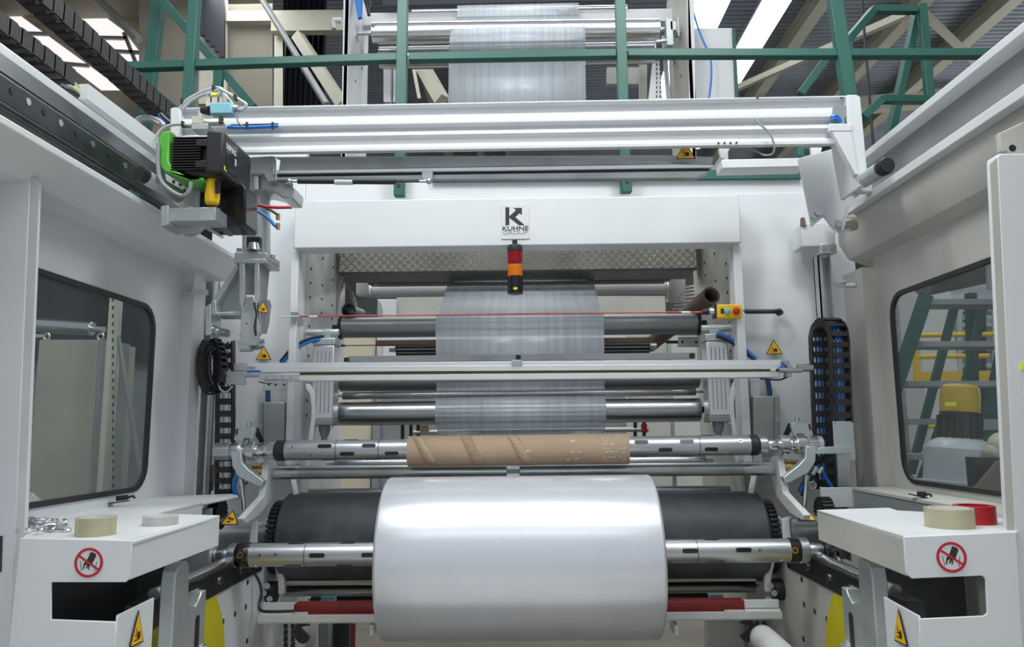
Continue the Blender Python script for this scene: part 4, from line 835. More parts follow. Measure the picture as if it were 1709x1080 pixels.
for x0, x1, y, lb in ((537, 560, 1003, 'left'), (1184, 1206, 1000, 'right')): b = B(); b.cyl(at(x0, y, 3.6), at(x1, y, 3.6), .022); tag(build('blue_coupling', b, M['sky']), 'small light blue coupling behind the tray on the ' + lb, 'coupling')
for m_ in (0, 1):
    lb = 'right' if m_ else 'left'
    b = B(m_); pp = [(456, 938), (466, 938), (474, 968), (474, 992), (464, 992), (464, 970)]; b.prism([at(x, y, 3.36) for x, y in pp], (0, .03, 0)); tag(build('roller_bracket', b, M['warm'], bev=.002), 'pale bracket holding the %s end of the cream rail' % lb, 'bracket')
    T = thing('drive_chain', 'dark roller chain hanging at the %s below the tray' % lb, 'chain', (side_x(m_, -1.0), 3.5, .3)); n_ = 0
    for xx in (477, 489):
        for i in range(8):
            p = at(xx, 1040 + i*11, 3.5); b = B(m_); b.bar(p, p - V((0, 0, .022)), .012, .024); build('chain_link', b, M['dark'] if i % 2 else M['black'], T)
    T = thing('bearing_cluster', 'greasy bearing with bolts at the %s end of the lower rollers' % lb, 'bearing', (side_x(m_, -1.15), 3.4, .8))
    b = B(m_); b.cyl(at(444, 988, 3.42), at(462, 988, 3.42), .045); build('housing', b, M['dark'], T)
    for x, y in ((446, 978), (450, 1000), (440, 990)): bolt(T, at(x if not m_ else 1732 - x, y, 3.34), (0, -1, 0), .009, .01, 'steel')
    b = B(m_); b.prism([at(500, 1047, 3.6)] + [at(505 + 14*math.cos(t*.52), 1055 + 20*math.sin(t*.52), 3.6) for t in range(12)][1:], (0, .02, 0)); tag(build('belt_wheel', b, M['rubber']), 'dark belt wheel under the tray, %s side' % lb, 'wheel')
b = B(); pxbox(b, 531, 1036, 548, 1090, 3.9, .1); tag(build('inner_post', b, M['grey']), 'grey inner post under the tray', 'post')
b = B(); pxbox(b, 546, 1036, 582, 1090, 4.0, .1); tag(build('dark_cabinet', b, M['black']), 'dark box standing low behind the tray on the left', 'box')
b = B(); b.bar(at(589, 1090, 4.0), at(590, 1040, 4.0), .02, .02); tag(build('red_pipe', b, M['redd']), 'thin dark red pipe low beside the black box', 'pipe')
b = B(); pxbox(b, 1184, 1034, 1242, 1095, 3.7, .1); tag(build('inner_screen', b, M['warm']), 'pale grey panel standing low right of the film roll', 'post')
T = thing('white_pipe', 'fat white capped pipe pointing forward at the lower right', 'pipe', at(1290, 1090, 3.0))
b = B(); a, c = at(1272, 1064, 3.1), at(1318, 1110, 2.6); b.rev(c, a, [(0, .05), ((c-a).length-.02, .05), ((c-a).length, .035)], 28); build('pipe', b, M['white2'], T)
b = B(); b.box((-1.6, 3.85, .0), (-1.14, 4.4, 1.2)); b2 = b; tag(build('machine_pedestal', b2, M['white2']), 'white machine base seen behind left frame', 'base')
# ================================================================ ENCLOSURE WALLS with windows
XWL, XWR = -1.51, 1.557
def wall(name, X, y0, y1, wy0, wy1, zt_, wz0, wz1, m, lb, gl):
    s_ = -1 if X < 0 else 1
    T = thing(name, lb, 'wall', (X, (y0+y1)/2, 0)); T['kind'] = 'structure'
    f = lambda u, v: V((X, u, v))
    b = B(); b.holed([f(y0, .02), f(y1, .02), f(y1, zt_), f(y0, zt_)], [rrect(wy0, wy1, wz0, wz1, .09, f)], (s_*.012, 0, 0)); build('panel', b, M[m], T, smooth=False)
    g = lambda u, v: V((X - s_*.006, u, v))
    b = B(); b.holed(rrect(wy0-.010, wy1+.010, wz0-.010, wz1+.010, .10, g), [rrect(wy0+.008, wy1-.008, wz0+.008, wz1-.008, .08, g)], (s_*.016, 0, 0)); build('window_gasket', b, M['ink'], T, smooth=False)
    b = B(); b.prism(rrect(wy0, wy1, wz0, wz1, .09, lambda u, v: V((X + s_*.003, u, v))), (s_*.005, 0, 0)); build('window_pane', b, gl, T, smooth=False)
    return T
zwt, zwb = atx(150, 481, XWL).z, atx(150, 828, XWL).z
WLt = wall('wall_left_enclosure', XWL, 1.2, 3.22, 1.75, 2.99, 2.22, zwb, zwt, 'white', 'white left enclosure panel with a black edged window', M['glass'])
zwt, zwb = atx(1580, 461, XWR).z, atx(1600, 814, XWR).z
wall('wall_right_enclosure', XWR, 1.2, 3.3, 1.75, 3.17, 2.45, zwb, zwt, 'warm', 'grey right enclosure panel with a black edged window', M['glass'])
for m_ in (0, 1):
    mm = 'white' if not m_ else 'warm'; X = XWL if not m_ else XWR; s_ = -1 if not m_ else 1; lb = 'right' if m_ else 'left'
    T = thing('corner_post', 'folded sheet corner post at the rear end of the %s enclosure wall' % lb, 'post', (X, 3.3, 0))
    y_ = 3.22 if not m_ else 3.3
    b = B(); b.box((min(X, X - s_*.054), y_, .1), (max(X, X - s_*.054), y_ + .015, 2.2)); build('first_fold', b, M[mm], T)
    b = B(); b.box((min(X - s_*.05, X - s_*.054), y_ + .015, .1), (max(X - s_*.05, X - s_*.054), y_ + (.10 if not m_ else .2), 2.2)); build('second_fold', b, M[mm], T)
    # zinc channel
    x0, x1 = (331, 352) if not m_ else (1376, 1398); yt = 412
    T = thing('zinc_channel', 'tall galvanised channel standing in the %s rear corner' % lb, 'channel', at((x0+x1)/2, 830, 3.5))
    b = B(); c0, c1 = at(x0, 600, 3.5), at(x1, 600, 3.5); zt_ = at(x0, 425, 3.5).z
    b.box((c0.x, 3.5, .9), (c0.x + .006, 3.56, zt_)); b.box((c0.x, 3.55, .9), (c1.x, 3.56, zt_)); b.box((c1.x - .006, 3.5, .9), (c1.x, 3.56, zt_)); b.box((c0.x, 3.5, .9), ((c0.x*2+c1.x)/3, 3.506, zt_)); build('channel', b, M['zinc'], T)
    b = B(); b.box((c0.x - .005, 3.45, zt_ - .005), (c1.x + .012, 3.5, zt_ + .04)); k = build('top_bracket', b, M['zinc'] if m_ else M['dark'], T, bev=.003)
    for dx in (.2, .75): bolt(k, V((c0.x + (c1.x-c0.x)*dx + .004, 3.45, zt_ + .016)), (0, -1, 0), .009, .006, 'steel')
# door latches
for pts, lb in (((318, 488, 346, 488, 304, 492), 'left'), ((1412, 475, 1390, 475, 1429, 476), 'right')):
    T = thing('door_latch', 'steel strap latch with round knob on the %s rear corner post' % lb, 'latch', at(pts[0], pts[1] + 6, 3.2))
    b = B(); b.bar(at(pts[0], pts[1], 3.2), at(pts[2], pts[3], 3.3), .012, .026); build('strap', b, M['steel'], T, bev=.002)
    b = B(); b.cyl(at(pts[4], pts[5] + .5, 3.17), at(pts[0], pts[1] + 1, 3.19), .011); build('knob', b, M['zinc'], T)
    b = B(); b.tube([at(pts[0]-6, pts[1]-4, 3.19), at(pts[0]-5, pts[1]-10, 3.19), at(pts[0]+4, pts[1]-10, 3.19), at(pts[0]+5, pts[1]-4, 3.19)], .003, k=3) if lb == 'left' else b.cyl(at(1403, 472, 3.19), at(1412, 470, 3.19), .006); build('hasp', b, M['zinc'], T)
# ================================================================ CRANE RAILS
def secy(T, nm, pts, m, y0, y1, bev=.003):
    b = B(); b.prism([(x, y0, z) for x, z in pts], (0, y1 - y0, 0)); return build(nm, b, M[m], T, bev=bev)
def Z(m_, X): return 1.5 + m_ * abs(X) * .99
T = thing('crane_rail', 'long white left crane rail with dark bolted guide strip', 'rail', (-1.4, 2.3, 2.2)); RL = T
secy(T, 'box_beam', [(-1.30, Z(.611, 1.30)), (-1.30, Z(.595, 1.30)), (-1.40, 2.20), (-1.56, 2.20), (-1.56, Z(.611, 1.30) + .02), (-1.40, Z(.611, 1.30) + .02)], 'white', .9, 3.45)
gd = secy(T, 'guide_strip', [(-1.335, Z(.637, 1.335)), (-1.335, Z(.69, 1.335)), (-1.37, Z(.69, 1.335)), (-1.37, Z(.637, 1.335))], 'rail', .9, 2.95)
for i in range(12):
    x, y = 20 + i * 27, 152 + i * 17.8
    c = atx(x, y, -1.335)
    if c.y > 2.9: break
    b = B(); b.cyl(c, c + V((.002, 0, 0)), .010, n=14); build('bolt_hole', b, M['steel' if i % 2 else 'dark'], gd)
secy(T, 'steel_cover', [(-1.36, Z(.69, 1.36)), (-1.352, Z(.69, 1.36)), (-1.385, Z(.735, 1.385)), (-1.395, Z(.735, 1.385))], 'rail', .9, 3.0)
secy(T, 'top_profile', [(-1.38, Z(.728, 1.38)), (-1.38, Z(.75, 1.38)), (-1.46, Z(.75, 1.38)), (-1.46, Z(.728, 1.38))], 'alu', .9, 3.05)
b = B(); b.cyl((-1.345, .9, Z(.628, 1.345)), (-1.345, 2.66, Z(.628, 1.345)), .011); build('round_rail', b, M['dark'], T)
b = B(); a = atx(131, 155, -1.42); c = atx(262, 250, -1.40); b.hexa([a + V((0, 0, -.02)), a + V((.03, 0, -.02)), c + V((.03, 0, -.03)), c + V((0, 0, -.03)), a + V((0, 0, .03)), a + V((.03, 0, .03)), c + V((.03, 0, .03)), c + V((0, 0, .03))]); build('edge_trim', b, M['white'], T)
T = thing('crane_rail', 'broad white right crane rail with recessed grey web', 'rail', (1.5, 2.3, 2.4))
zf = Z(.655, 1.42)
secy(T, 'lower_flange', [(1.42, zf), (1.42, zf + .035), (1.60, zf + .035), (1.60, zf)], 'white', .9, 3.42)
secy(T, 'web', [(1.50, zf + .03), (1.52, zf + .03), (1.52, Z(.78, 1.45)), (1.50, Z(.78, 1.45))], 'grey', .9, 3.42)
secy(T, 'top_flange', [(1.44, Z(.782, 1.44)), (1.44, Z(.803, 1.44)), (1.62, Z(.803, 1.44)), (1.62, Z(.782, 1.44))], 'white', .9, 3.42)
secy(T, 'lower_box', [(1.46, zf), (1.46, 2.33), (1.50, 2.26), (1.60, 2.22), (1.60, zf)], 'warm', .9, 3.42)
# foreground door posts
T = thing('door_post', 'white door post at the left edge with chamfered top corner', 'post', at(20, 1000, 2.0))
Yp = 2.0
def prof_px(b, pts, Y, dy): b.prism([at(x, y, Y) for x, y in pts], (0, dy, 0)); return b
b = B(); prof_px(b, [(-60, 284), (35, 284), (47, 284), (52, 288), (18, 1100), (-60, 1100)], Yp, .05); 
build('face', b, M['white'], T, bev=.004)
b = B(); b.hexa([at(17, 1100, Yp+.001), at(31, 1100, Yp+.001), at(31, 1100, Yp+.06), at(17, 1100, Yp+.06), at(50, 290, Yp+.001), at(66, 302, Yp+.001), at(66, 302, Yp+.06), at(50, 290, Yp+.06)]); build('return_edge', b, M['white2'], T)
b = B(); prof_px(b, [(-40, 228), (30, 240), (52, 262), (53, 278), (40, 278), (36, 284), (10, 280), (-40, 266)], Yp + .04, .02); k = build('top_bracket', b, M['white'], T, bev=.002)
for x, y in ((6, 264), (29, 277)): b = B(); c = at(x, y, Yp + .039); b.cyl(c, c + V((0, .002, 0)), .009, n=14); build('bolt_hole', b, M['redd'], k)
b = B(); prof_px(b, [(-10, 895), (3, 895), (1, 955), (-10, 955)], Yp - .004, .004); build('edge_label', b, M['curtain'], T)
T = thing('door_post', 'white door post at the right edge with chamfered top corner', 'post', at(1690, 1000, 2.0))
b = B(); prof_px(b, [(1665, 258), (1670, 256), (1780, 256), (1780, 1100), (1703, 1100), (1664, 265)], Yp, .05); build('face', b, M['white'], T, bev=.004)
b = B(); b.hexa([at(1690, 1100, Yp+.001), at(1704, 1100, Yp+.001), at(1704, 1100, Yp+.06), at(1690, 1100, Yp+.06), at(1652, 275, Yp+.001), at(1664, 263, Yp+.001), at(1664, 263, Yp+.06), at(1652, 275, Yp+.06)]); build('return_edge', b, M['warm'], T)
b = B(); prof_px(b, [(1668, 222), (1760, 180), (1760, 262), (1690, 262), (1680, 250), (1671, 252)], Yp + .04, .02); k = build('top_bracket', b, M['warm'], T, bev=.002)
b = B(); c = at(1690, 247, Yp + .039); b.cyl(c, c + V((0, .002, 0)), .010, n=14); build('bolt_hole', b, M['dark'], k)
b = B(); prof_px(b, [(1704, 605), (1712, 605), (1712, 617), (1704, 617)], Yp - .003, .003); build('edge_label', b, M['alure'], T, label='small yellow label')
# ================================================================ CRANE BEAM
T = thing('crane_beam', 'broad white profiled crane beam crossing the picture above the logo', 'beam', at(860, 250, 2.75)); CB = T
kk = 2.8 / F_PX
pf = [(.14, 0), (0, 0), (0, -3), (.02, -5), (.024, -17), (.004, -22), (0, -26), (0, -38), (.022, -42), (.022, -46), (.004, -54), (.0, -58), (.012, -62), (.016, -72), (.004, -78), (0, -80), (0, -86), (.02, -87), (.14, -56)]
pa, pb = at(292, 180, 2.75), at(1432, 159, 2.75)
b = B(); A_ = [b.bm.verts.new(pa + V((0, dy, z*kk*.97))) for dy, z in pf]; C_ = [b.bm.verts.new(pb + V((0, dy, z*kk))) for dy, z in pf]
b.bm.faces.new(A_); b.bm.faces.new(C_[::-1]); n_ = len(pf)
for i in range(n_): b.bm.faces.new([A_[i], A_[(i+1) % n_], C_[(i+1) % n_], C_[i]])
build('profile', b, M['white'], T, bev=.0015)
b = B(); prof_px(b, [(284, 182), (288, 179), (300, 179), (302, 208), (296, 240), (284, 240)], 2.74, .16); build('end_cap', b, M['white'], T, bev=.003)
b = B(); prof_px(b, [(1414, 158), (1430, 158), (1436, 162), (1449, 300), (1440, 312), (1434, 312), (1430, 290), (1420, 240), (1414, 200)], 2.735, .17); build('end_plate', b, M['white'], T, bev=.003)
b = B(); b.prism([at(1386, 214, 2.73), at(1420, 214, 2.73), at(1433, 290, 2.73), at(1428, 292, 2.73)], (0, .03, 0)); build('gusset', b, M['white'], T, bev=.002)
b = B(); b.prism([at(1384, 206, 2.728), at(1422, 206, 2.728), at(1422, 219, 2.728), at(1384, 219, 2.728)], (0, .02, 0)); build('gusset_foot', b, M['white'], T, bev=.003)
b = B(); P = rrect(1390, 1416, 176, 207, 4, lambda u, v: at(u, v, 2.744)); b.prism(P, (0, .002, 0)); k = build('access_opening', b, M['grey'], T)
b = B(); b.prism([at(1410, 196, 2.743), at(1416, 190, 2.743), at(1416, 206, 2.743), at(1410, 206, 2.743)], (0, .001, 0)); build('opening_edge', b, M['green'], k)
b = B(); b.tube([at(1388, 196, 2.73), at(1396, 194, 2.73), at(1403, 204, 2.735)], .008); b.tube([at(1387, 200, 2.73), at(1396, 198, 2.73), at(1401, 206, 2.735)], .006); build('blue_hose', b, M['blue'], T)
for x, y in ((1199, 239), (1209, 239), (1219, 239), (1229, 238.5), (1404, 164), (1264, 164)): b = B(); c = at(x, y, 2.748); b.cyl(c, c + V((0, -.004, 0)), .004, n=10); build('screw_hole', b, M['dark'], T)
b = B(); b.tube([at(1262, 199, 2.74), at(1268, 207, 2.735), at(1284, 222, 2.73), at(1292, 242, 2.73), at(1290, 256, 2.74), at(1276, 259, 2.76), at(1262, 252, 2.8), at(1247, 246, 2.85)], .004); build('grey_cable', b, M['grey'], T)
b = B(); b.tube([at(380, 212, 2.735), at(410, 213, 2.735), at(464, 210.5, 2.735)], .008, k=2); cb_ = build('blue_tube', b, M['blue'], T)
b = B(); b.tube([at(385, 209, 2.733), at(430, 208, 2.733), at(464, 207, 2.733)], .004, k=2); build('black_cable', b, M['black'], T)
for x in (412, 455): b = B(); b.bar(at(x, 204, 2.728), at(x, 216, 2.728), .008, .006); build('cable_tie', b, M['black'], T)
# folding arms below crane beam
T = thing('swing_frame', 'galvanised folded swing profiles hanging under the crane beam', 'frame', at(820, 296, 2.86))
def slab(b, pts, Y, dy): b.prism([at(x, y, Y) for x, y in pts], (0, dy, 0)); return b
b = B(); slab(b, [(458, 262), (1100, 259), (1190, 262), (1189, 271), (1180, 272), (1050, 266), (860, 262), (470, 268)], 2.86, .02); build('white_web', b, M['white'], T)
b = B(); slab(b, [(468, 266), (860, 261), (1060, 267), (1180, 272), (1182, 275), (1110, 274), (800, 278), (465, 285)], 2.84, .015); build('sloping_plate', b, M['zinc'], T, bev=.002)
b = B(); slab(b, [(462, 284), (1120, 274), (1191, 275), (1190, 280), (1100, 281), (462, 290)], 2.82, .03); build('upper_profile', b, M['alu'], T, bev=.002)
b = B(); slab(b, [(462, 290), (1184, 281), (1184, 285), (462, 295)], 2.84, .02); build('gap_shade', b, M['dark'], T)  # dark strip standing in for the shade between the two profiles
b = B(); slab(b, [(462, 295), (1184, 285), (1180, 289), (1164, 297), (462, 301)], 2.82, .03); build('lower_profile', b, M['tube'], T, bev=.002)
b = B(); slab(b, [(418, 262), (456, 260), (457, 300), (446, 303), (440, 290), (415, 290)], 2.83, .04); build('end_plate', b, M['zinc'], T, bev=.003)
b = B(); b.cyl(at(457, 262, 2.82), at(457, 292, 2.82), .006); build('hinge_pin', b, M['steel'], T)
tri_sign(T, at(1144, 256, 2.80), (1, 0, 0), (0, 0, 1), .078, label='yellow crush warning triangle partly under the crane beam')
T = thing('gas_spring', 'black gas spring with thin rod under the swing profiles', 'spring', at(600, 305, 2.8))
b = B(); b.cyl(at(497, 302, 2.78), at(660, 303, 2.78), .0115); cy = build('cylinder', b, M['black'], T)
b = B(); b.cyl(at(559, 303.4, 2.78), at(589, 303.6, 2.78), .0121, n=28); build('label', b, M['sticker'], cy, label='white printed label band')
b = B(); b.cyl(at(660, 303, 2.78), at(700, 303, 2.78), .004); build('rod', b, M['dark'], T)
for x0, x1 in ((483, 497), (700, 716)): b = B(); b.cyl(at(x0, 302.5, 2.78), at(x1, 302.5, 2.78), .006); b.sph(at((x0 if x0 < 600 else x1), 302.5, 2.78), .012); build('ball_joint', b, M['steel'], T)
b = B(); slab(b, [(704, 285), (722, 285), (722, 298), (712, 302), (704, 298)], 2.80, .03); k = build('clamp', b, M['zinc'], T, bev=.002)
# ================================================================ CARRIAGE on the right rail
T = thing('crane_carriage', 'white carriage plate with round black capped buffer on the right crane rail', 'carriage', at(1390, 380, 3.0))
b = B(); slab(b, [(1333, 264), (1398, 246), (1432, 290), (1449, 315), (1422, 336), (1415, 345), (1406, 381), (1398, 385), (1392, 381), (1376, 360), (1356, 378), (1351, 352)], 3.0, .02); pl = build('plate', b, M['white'], T, bev=.003)
b = B(); slab(b, [(1449, 314), (1457, 318), (1424, 340), (1418, 347), (1408, 383), (1404, 384), (1414, 345), (1421, 336)], 2.98, .05); build('plate_edge', b, M['white'], T)
for x, y, r in ((1424, 312, .019), (1366, 355, .019), (1399, 376, .014), (1429, 320, .009), (1356, 363, .008)): bolt(pl, at(x, y, 3.0), (-.2, -1, 0), r, .02, 'zinc')
b = B(); b.cyl(at(1441, 301, 2.75), at(1474, 280, 2.62), .029); build('buffer', b, M['zinc'], T)
b = B(); b.rev(at(1472, 281, 2.625), at(1482, 275, 2.585), [(0, .030), (.7, .031), (1, .026)], 28, True, True); build('buffer_cap', b, M['black'], T)
b = B(); slab(b, [(1432, 300), (1456, 300), (1456, 320), (1440, 320), (1432, 312)], 2.80, .04); build('buffer_mount', b, M['white'], T, bev=.004)
b = B(); b.cyl(at(1405, 375, 3.1), at(1420, 372, 3.1), .022); k = build('support_roller', b, M['steel'], T)
b = B(); b.cyl(at(1414, 374, 3.14), at(1426, 371, 3.14), .034); build('tyre', b, mat('tan_tyre', (.45, .38, .27), .5), k)
b = B(); slab(b, [(1205, 266), (1345, 263), (1345, 278), (1205, 281)], 3.15, .1); build('cross_tube', b, M['white'], T, bev=.004)
b = B(); slab(b, [(1200, 248), (1218, 248), (1208, 264), (1204, 264)], 3.0, .02); build('gusset', b, M['white'], T)
T = thing('white_bracket', 'white box bracket below the carriage at the top of the right zinc channel', 'bracket', at(1365, 411, 3.5))
b = B(); slab(b, [(1338, 372), (1376, 372), (1395, 378), (1394, 411), (1338, 412)], 3.46, .12); build('box', b, M['white'], T, bev=.006)
b = B(); slab(b, [(1338, 363), (1343, 363), (1346, 378), (1338, 376)], 3.45, .02); build('brown_edge', b, M['cardd'], T)
T = thing('green_socket', 'small teal green housing with black square hole right of the crane beam', 'box', at(1348, 262, 3.3))
b = B(); slab(b, [(1333, 246), (1358, 246), (1358, 262), (1333, 262)], 3.3, .05); build('body', b, M['green'], T, bev=.005)
b = B(); slab(b, [(1343, 248), (1352, 248), (1352, 257), (1343, 257)], 3.297, .004); build('hole', b, M['black'], T)
b = B(); slab(b, [(1353, 246), (1372, 246), (1368, 262), (1355, 264)], 3.28, .04); build('white_clip', b, M['white'], T)
# ================================================================ HOIST MOTOR
T = thing('hoist_motor', 'black hoist motor with lime green end cap at the left end of crane beam', 'motor', at(340, 300, 2.5))
Xs = at(372, 250, 2.4).x; z1, z0 = at(372, 217, 2.4).z, at(372, 284, 2.4).z; Xg = at(343, 250, 2.4).x
b = B(); b.box((Xg, 2.4, z0 - .008), (Xs, 2.66, z1)); gb = build('gearbox', b, M['black'], T, bev=.008)
b = B(); b.box((Xs - .002, 2.425, z0 + .012), (Xs + .002, 2.52, z1 - .012)); pn = build('side_panel', b, M['blackg'], gb, bev=.001)
text_mesh('DEMAG', .026, M['sticker'], gb, (Xs + .0022, 2.465, z0 + .095), (0, 1, 0), (0, 0, 1), name='brand_lettering', ext=.0004, bold=.0008)
b = B(); b.prism(rrect(2.50, 2.514, z0 + .052, z0 + .078, .004, lambda u, v: V((Xs + .002, u, v))), (.0006, 0, 0)); build('brand_mark', b, M['sticker'], gb)
b = B(); b.box((Xs - .001, 2.416, z0 + .008), (Xs + .001, 2.44, z0 + .022)); build('yellow_label', b, M['alure'], gb)
Xm0 = at(284, 250, 2.43).x
b = B(); 
b.rev((Xm0, 2.52, (z0+z1)/2), (Xg + .005, 2.52, (z0+z1)/2), [(0, .070), (.12, .070)], 8); mb = build('motor_body', b, M['black'], T)
b = B(); b.box((Xm0, 2.45, z0 + .004), (Xg, 2.6, z1 - .004)); build('inner_body', b, M['black'], mb, bev=.01)
for i in range(13):
    z = z0 + .014 + i * (z1 - z0 - .028) / 12; b = B(); b.box((Xm0 + .006, 2.428, z), (Xg - (.03 if 3 < i < 10 else .004), 2.46, z + .0035)); build('cooling_fin', b, M['dark'], mb)
for zz in (z0 + .02, z1 - .045): b = B(); b.box((Xg - .045, 2.425, zz), (Xg - .006, 2.46, zz + .025)); build('screw_pad', b, M['black'], mb, bev=.002)
b = B(); slab(b, [(263, 232), (270, 219), (285, 217), (283, 222), (281, 268), (290, 283), (318, 297), (340, 296), (341, 302), (310, 301), (275, 288), (262, 272)], 2.43, .16); build('end_cap', b, M['lime'], T, bev=.006)
b = B(); slab(b, [(296, 280), (372, 285), (372, 296), (340, 296), (318, 292)], 2.44, .14); build('underside', b, M['black'], T, bev=.004)
b = B(); slab(b, [(334, 300), (372, 292), (396, 298), (410, 312), (410, 376), (404, 379), (346, 379), (334, 344)], 2.56, .12); build('lower_housing', b, M['blackg'], T, bev=.006)
b = B(); c = at(355, 318, 2.47); r = .026; b.rev(c + V((0, 0, -.052)), c + V((0, 0, .052)), [(0, .016), (.006, .025), (.03, .027), (.06, .024), (.098, .023), (.104, .017)], 8); yk = build('pendant', b, M['yellow'], T, bev=.003, label='yellow pendant housing')
b = B(); slab(b, [(359, 300), (366, 300), (366, 322), (359, 322)], 2.445, .01); build('button_strip', b, M['black'], yk)
b = B(); slab(b, [(280, 347), (360, 345), (360, 367), (280, 370)], 2.46, .1); br = build('bracket_tube', b, M['zinc'], T, bev=.003)
b = B(); b.hexa([at(360, 367, 2.46), at(368, 372, 2.5), at(368, 372, 2.58), at(360, 367, 2.56), at(360, 345, 2.46), at(368, 349, 2.5), at(368, 349, 2.58), at(360, 345, 2.56)]); build('bracket_end', b, M['grey'], T)
b = B(); slab(b, [(268, 344), (281, 342), (281, 374), (268, 378)], 2.45, .12); build('bracket_flange', b, M['zinc'], T, bev=.002)
b = B(); slab(b, [(276, 372), (352, 370), (340, 374), (326, 388), (312, 392), (300, 389)], 2.52, .03); build('gusset', b, M['zinc'], T)
b = B(); slab(b, [(275, 290), (335, 300), (332, 344), (296, 344), (283, 330)], 2.62, .02); k = build('carriage_plate', b, M['white2'], T, bev=.002)
for x, y in ((290, 303), (301, 308), (289, 320), (302, 326), (308, 318)): b = B(); c = at(x, y, 2.62); b.cyl(c, c + V((0, -.002, 0)), .006, n=12); build('bolt_hole', b, M['dark'], k)
b = B(); slab(b, [(330, 306), (334, 306), (333, 345), (322, 345)], 2.55, .05); build('inner_plate', b, M['zinc'], T)
b = B(); slab(b, [(333, 374), (340, 374), (369, 392), (366, 395), (334, 377)], 2.64, .03); build('lower_strut', b, M['white'], T)
b = B(); c = at(384, 387, 2.8); b.cyl(c, c + V((.01, -.02, 0)), .018); build('guide_wheel', b, M['cardd'], T)
b = B(); c = at(374, 382, 2.8); b.cyl(c, c + V((.02, -.03, 0)), .012); build('wheel_hub', b, M['zinc'], T)
b = B(); b.cyl(at(240, 294, 2.4), at(300, 328, 2.55), .025, n=24); bu = build('buffer', b, M['zinc'], T)
b = B(); b.cyl(at(232, 289, 2.38), at(242, 295, 2.405), .027, n=24); build('buffer_cap', b, M['black'], T)
T = thing('motor_cables', 'grey cables arching over the light blue limit switch and round the motor', 'cable', at(340, 230, 2.6))
for P_, r_, mm, Y in (([(300, 182), (312, 168), (335, 155), (360, 147), (372, 149)], .007, 'lgrey', 2.66), ([(305, 183), (320, 168), (345, 156), (365, 150)], .006, 'lgrey', 2.64), ([(366, 148), (385, 158), (400, 167), (411, 175), (405, 183), (396, 186)], .006, 'lgrey', 2.6),
                      ([(367, 150), (380, 163), (390, 176)], .004, 'sticker', 2.62), ([(396, 190), (397, 203), (407, 212)], .003, 'grey', 2.66), ([(265, 260), (258, 240), (268, 218), (290, 208), (318, 209)], .006, 'lgrey', 2.5),
                      ([(264, 240), (263, 270), (268, 300), (285, 318), (305, 327), (316, 318), (319, 304)], .007, 'grey', 2.42), ([(222, 211), (232, 198), (250, 196), (268, 203), (273, 210)], .010, 'lgrey', 2.85), ([(224, 214), (236, 202), (252, 201), (266, 208)], .008, 'grey', 2.83),
                      ([(268, 190), (285, 205), (305, 210), (320, 210)], .007, 'black', 2.75), ([(266, 192), (280, 204), (292, 208)], .008, 'blue', 2.78)):
    b = B(); b.tube([at(x, y, Y) for x, y in P_], r_); build('cable', b, M[mm], T)
for x, y, Y in ((305, 170, 2.66), (357, 148, 2.64), (393, 163, 2.59), (306, 208, 2.5)): b = B(); b.bar(at(x, y - 4, Y), at(x, y + 4, Y), .008, .022); build('cable_tie', b, M['black'], T)
T = thing('limit_switch', 'light blue limit switch on slotted beige bracket above the hoist motor', 'switch', at(368, 215, 2.6))
b = B(); slab(b, [(349, 172), (386, 170), (387, 189), (350, 190)], 2.56, .04); build('switch_body', b, M['sky'], T, bev=.004)
b = B(); slab(b, [(343, 154), (372, 154), (372, 172), (368, 172), (343, 188)], 2.61, .012); k = build('slotted_plate', b, mat('beige_bracket', (.60, .56, .47), .4), T, bev=.002)
for x in (352, 364): b = B(); b.prism([at(x-1, 170, 2.608), at(x+1, 170, 2.608), at(x+1, 161, 2.608), at(x-1, 161, 2.608)], (0, .003, 0)); build('slot', b, M['dark'], k)
for x in (348, 367): bolt(k, at(x, 156, 2.61), (0, -1, 0), .007, .006, 'steel')
b = B(); slab(b, [(352, 154), (362, 154), (362, 159), (352, 159)], 2.607, .003); build('label', b, M['alure'], k)
b = B(); slab(b, [(331, 183), (335, 183), (335, 200), (348, 203), (372, 203), (372, 206), (320, 206), (320, 194), (330, 194)], 2.6, .03); build('lower_bracket', b, mat('beige_bracket', (.60, .56, .47), .4), T, bev=.002)
b = B(); slab(b, [(320, 206), (347, 206), (347, 216), (320, 216)], 2.58, .06); build('base_block', b, M['zinc'], T, bev=.002)
b = B(); b.cyl(at(336, 184, 2.58), at(350, 185, 2.58), .012, .018); build('rubber_boot', b, M['black'], T)
b = B(); b.tube([at(369 + 3*math.cos(t), 195 + t*.75, 2.57) for t in [i*.8 for i in range(20)]], .004, k=2); build('coil_spring', b, M['dark'], T)
b = B(); b.cyl(at(388, 181, 2.58), at(398, 181, 2.58), .013); build('cable_gland', b, M['steel'], T)
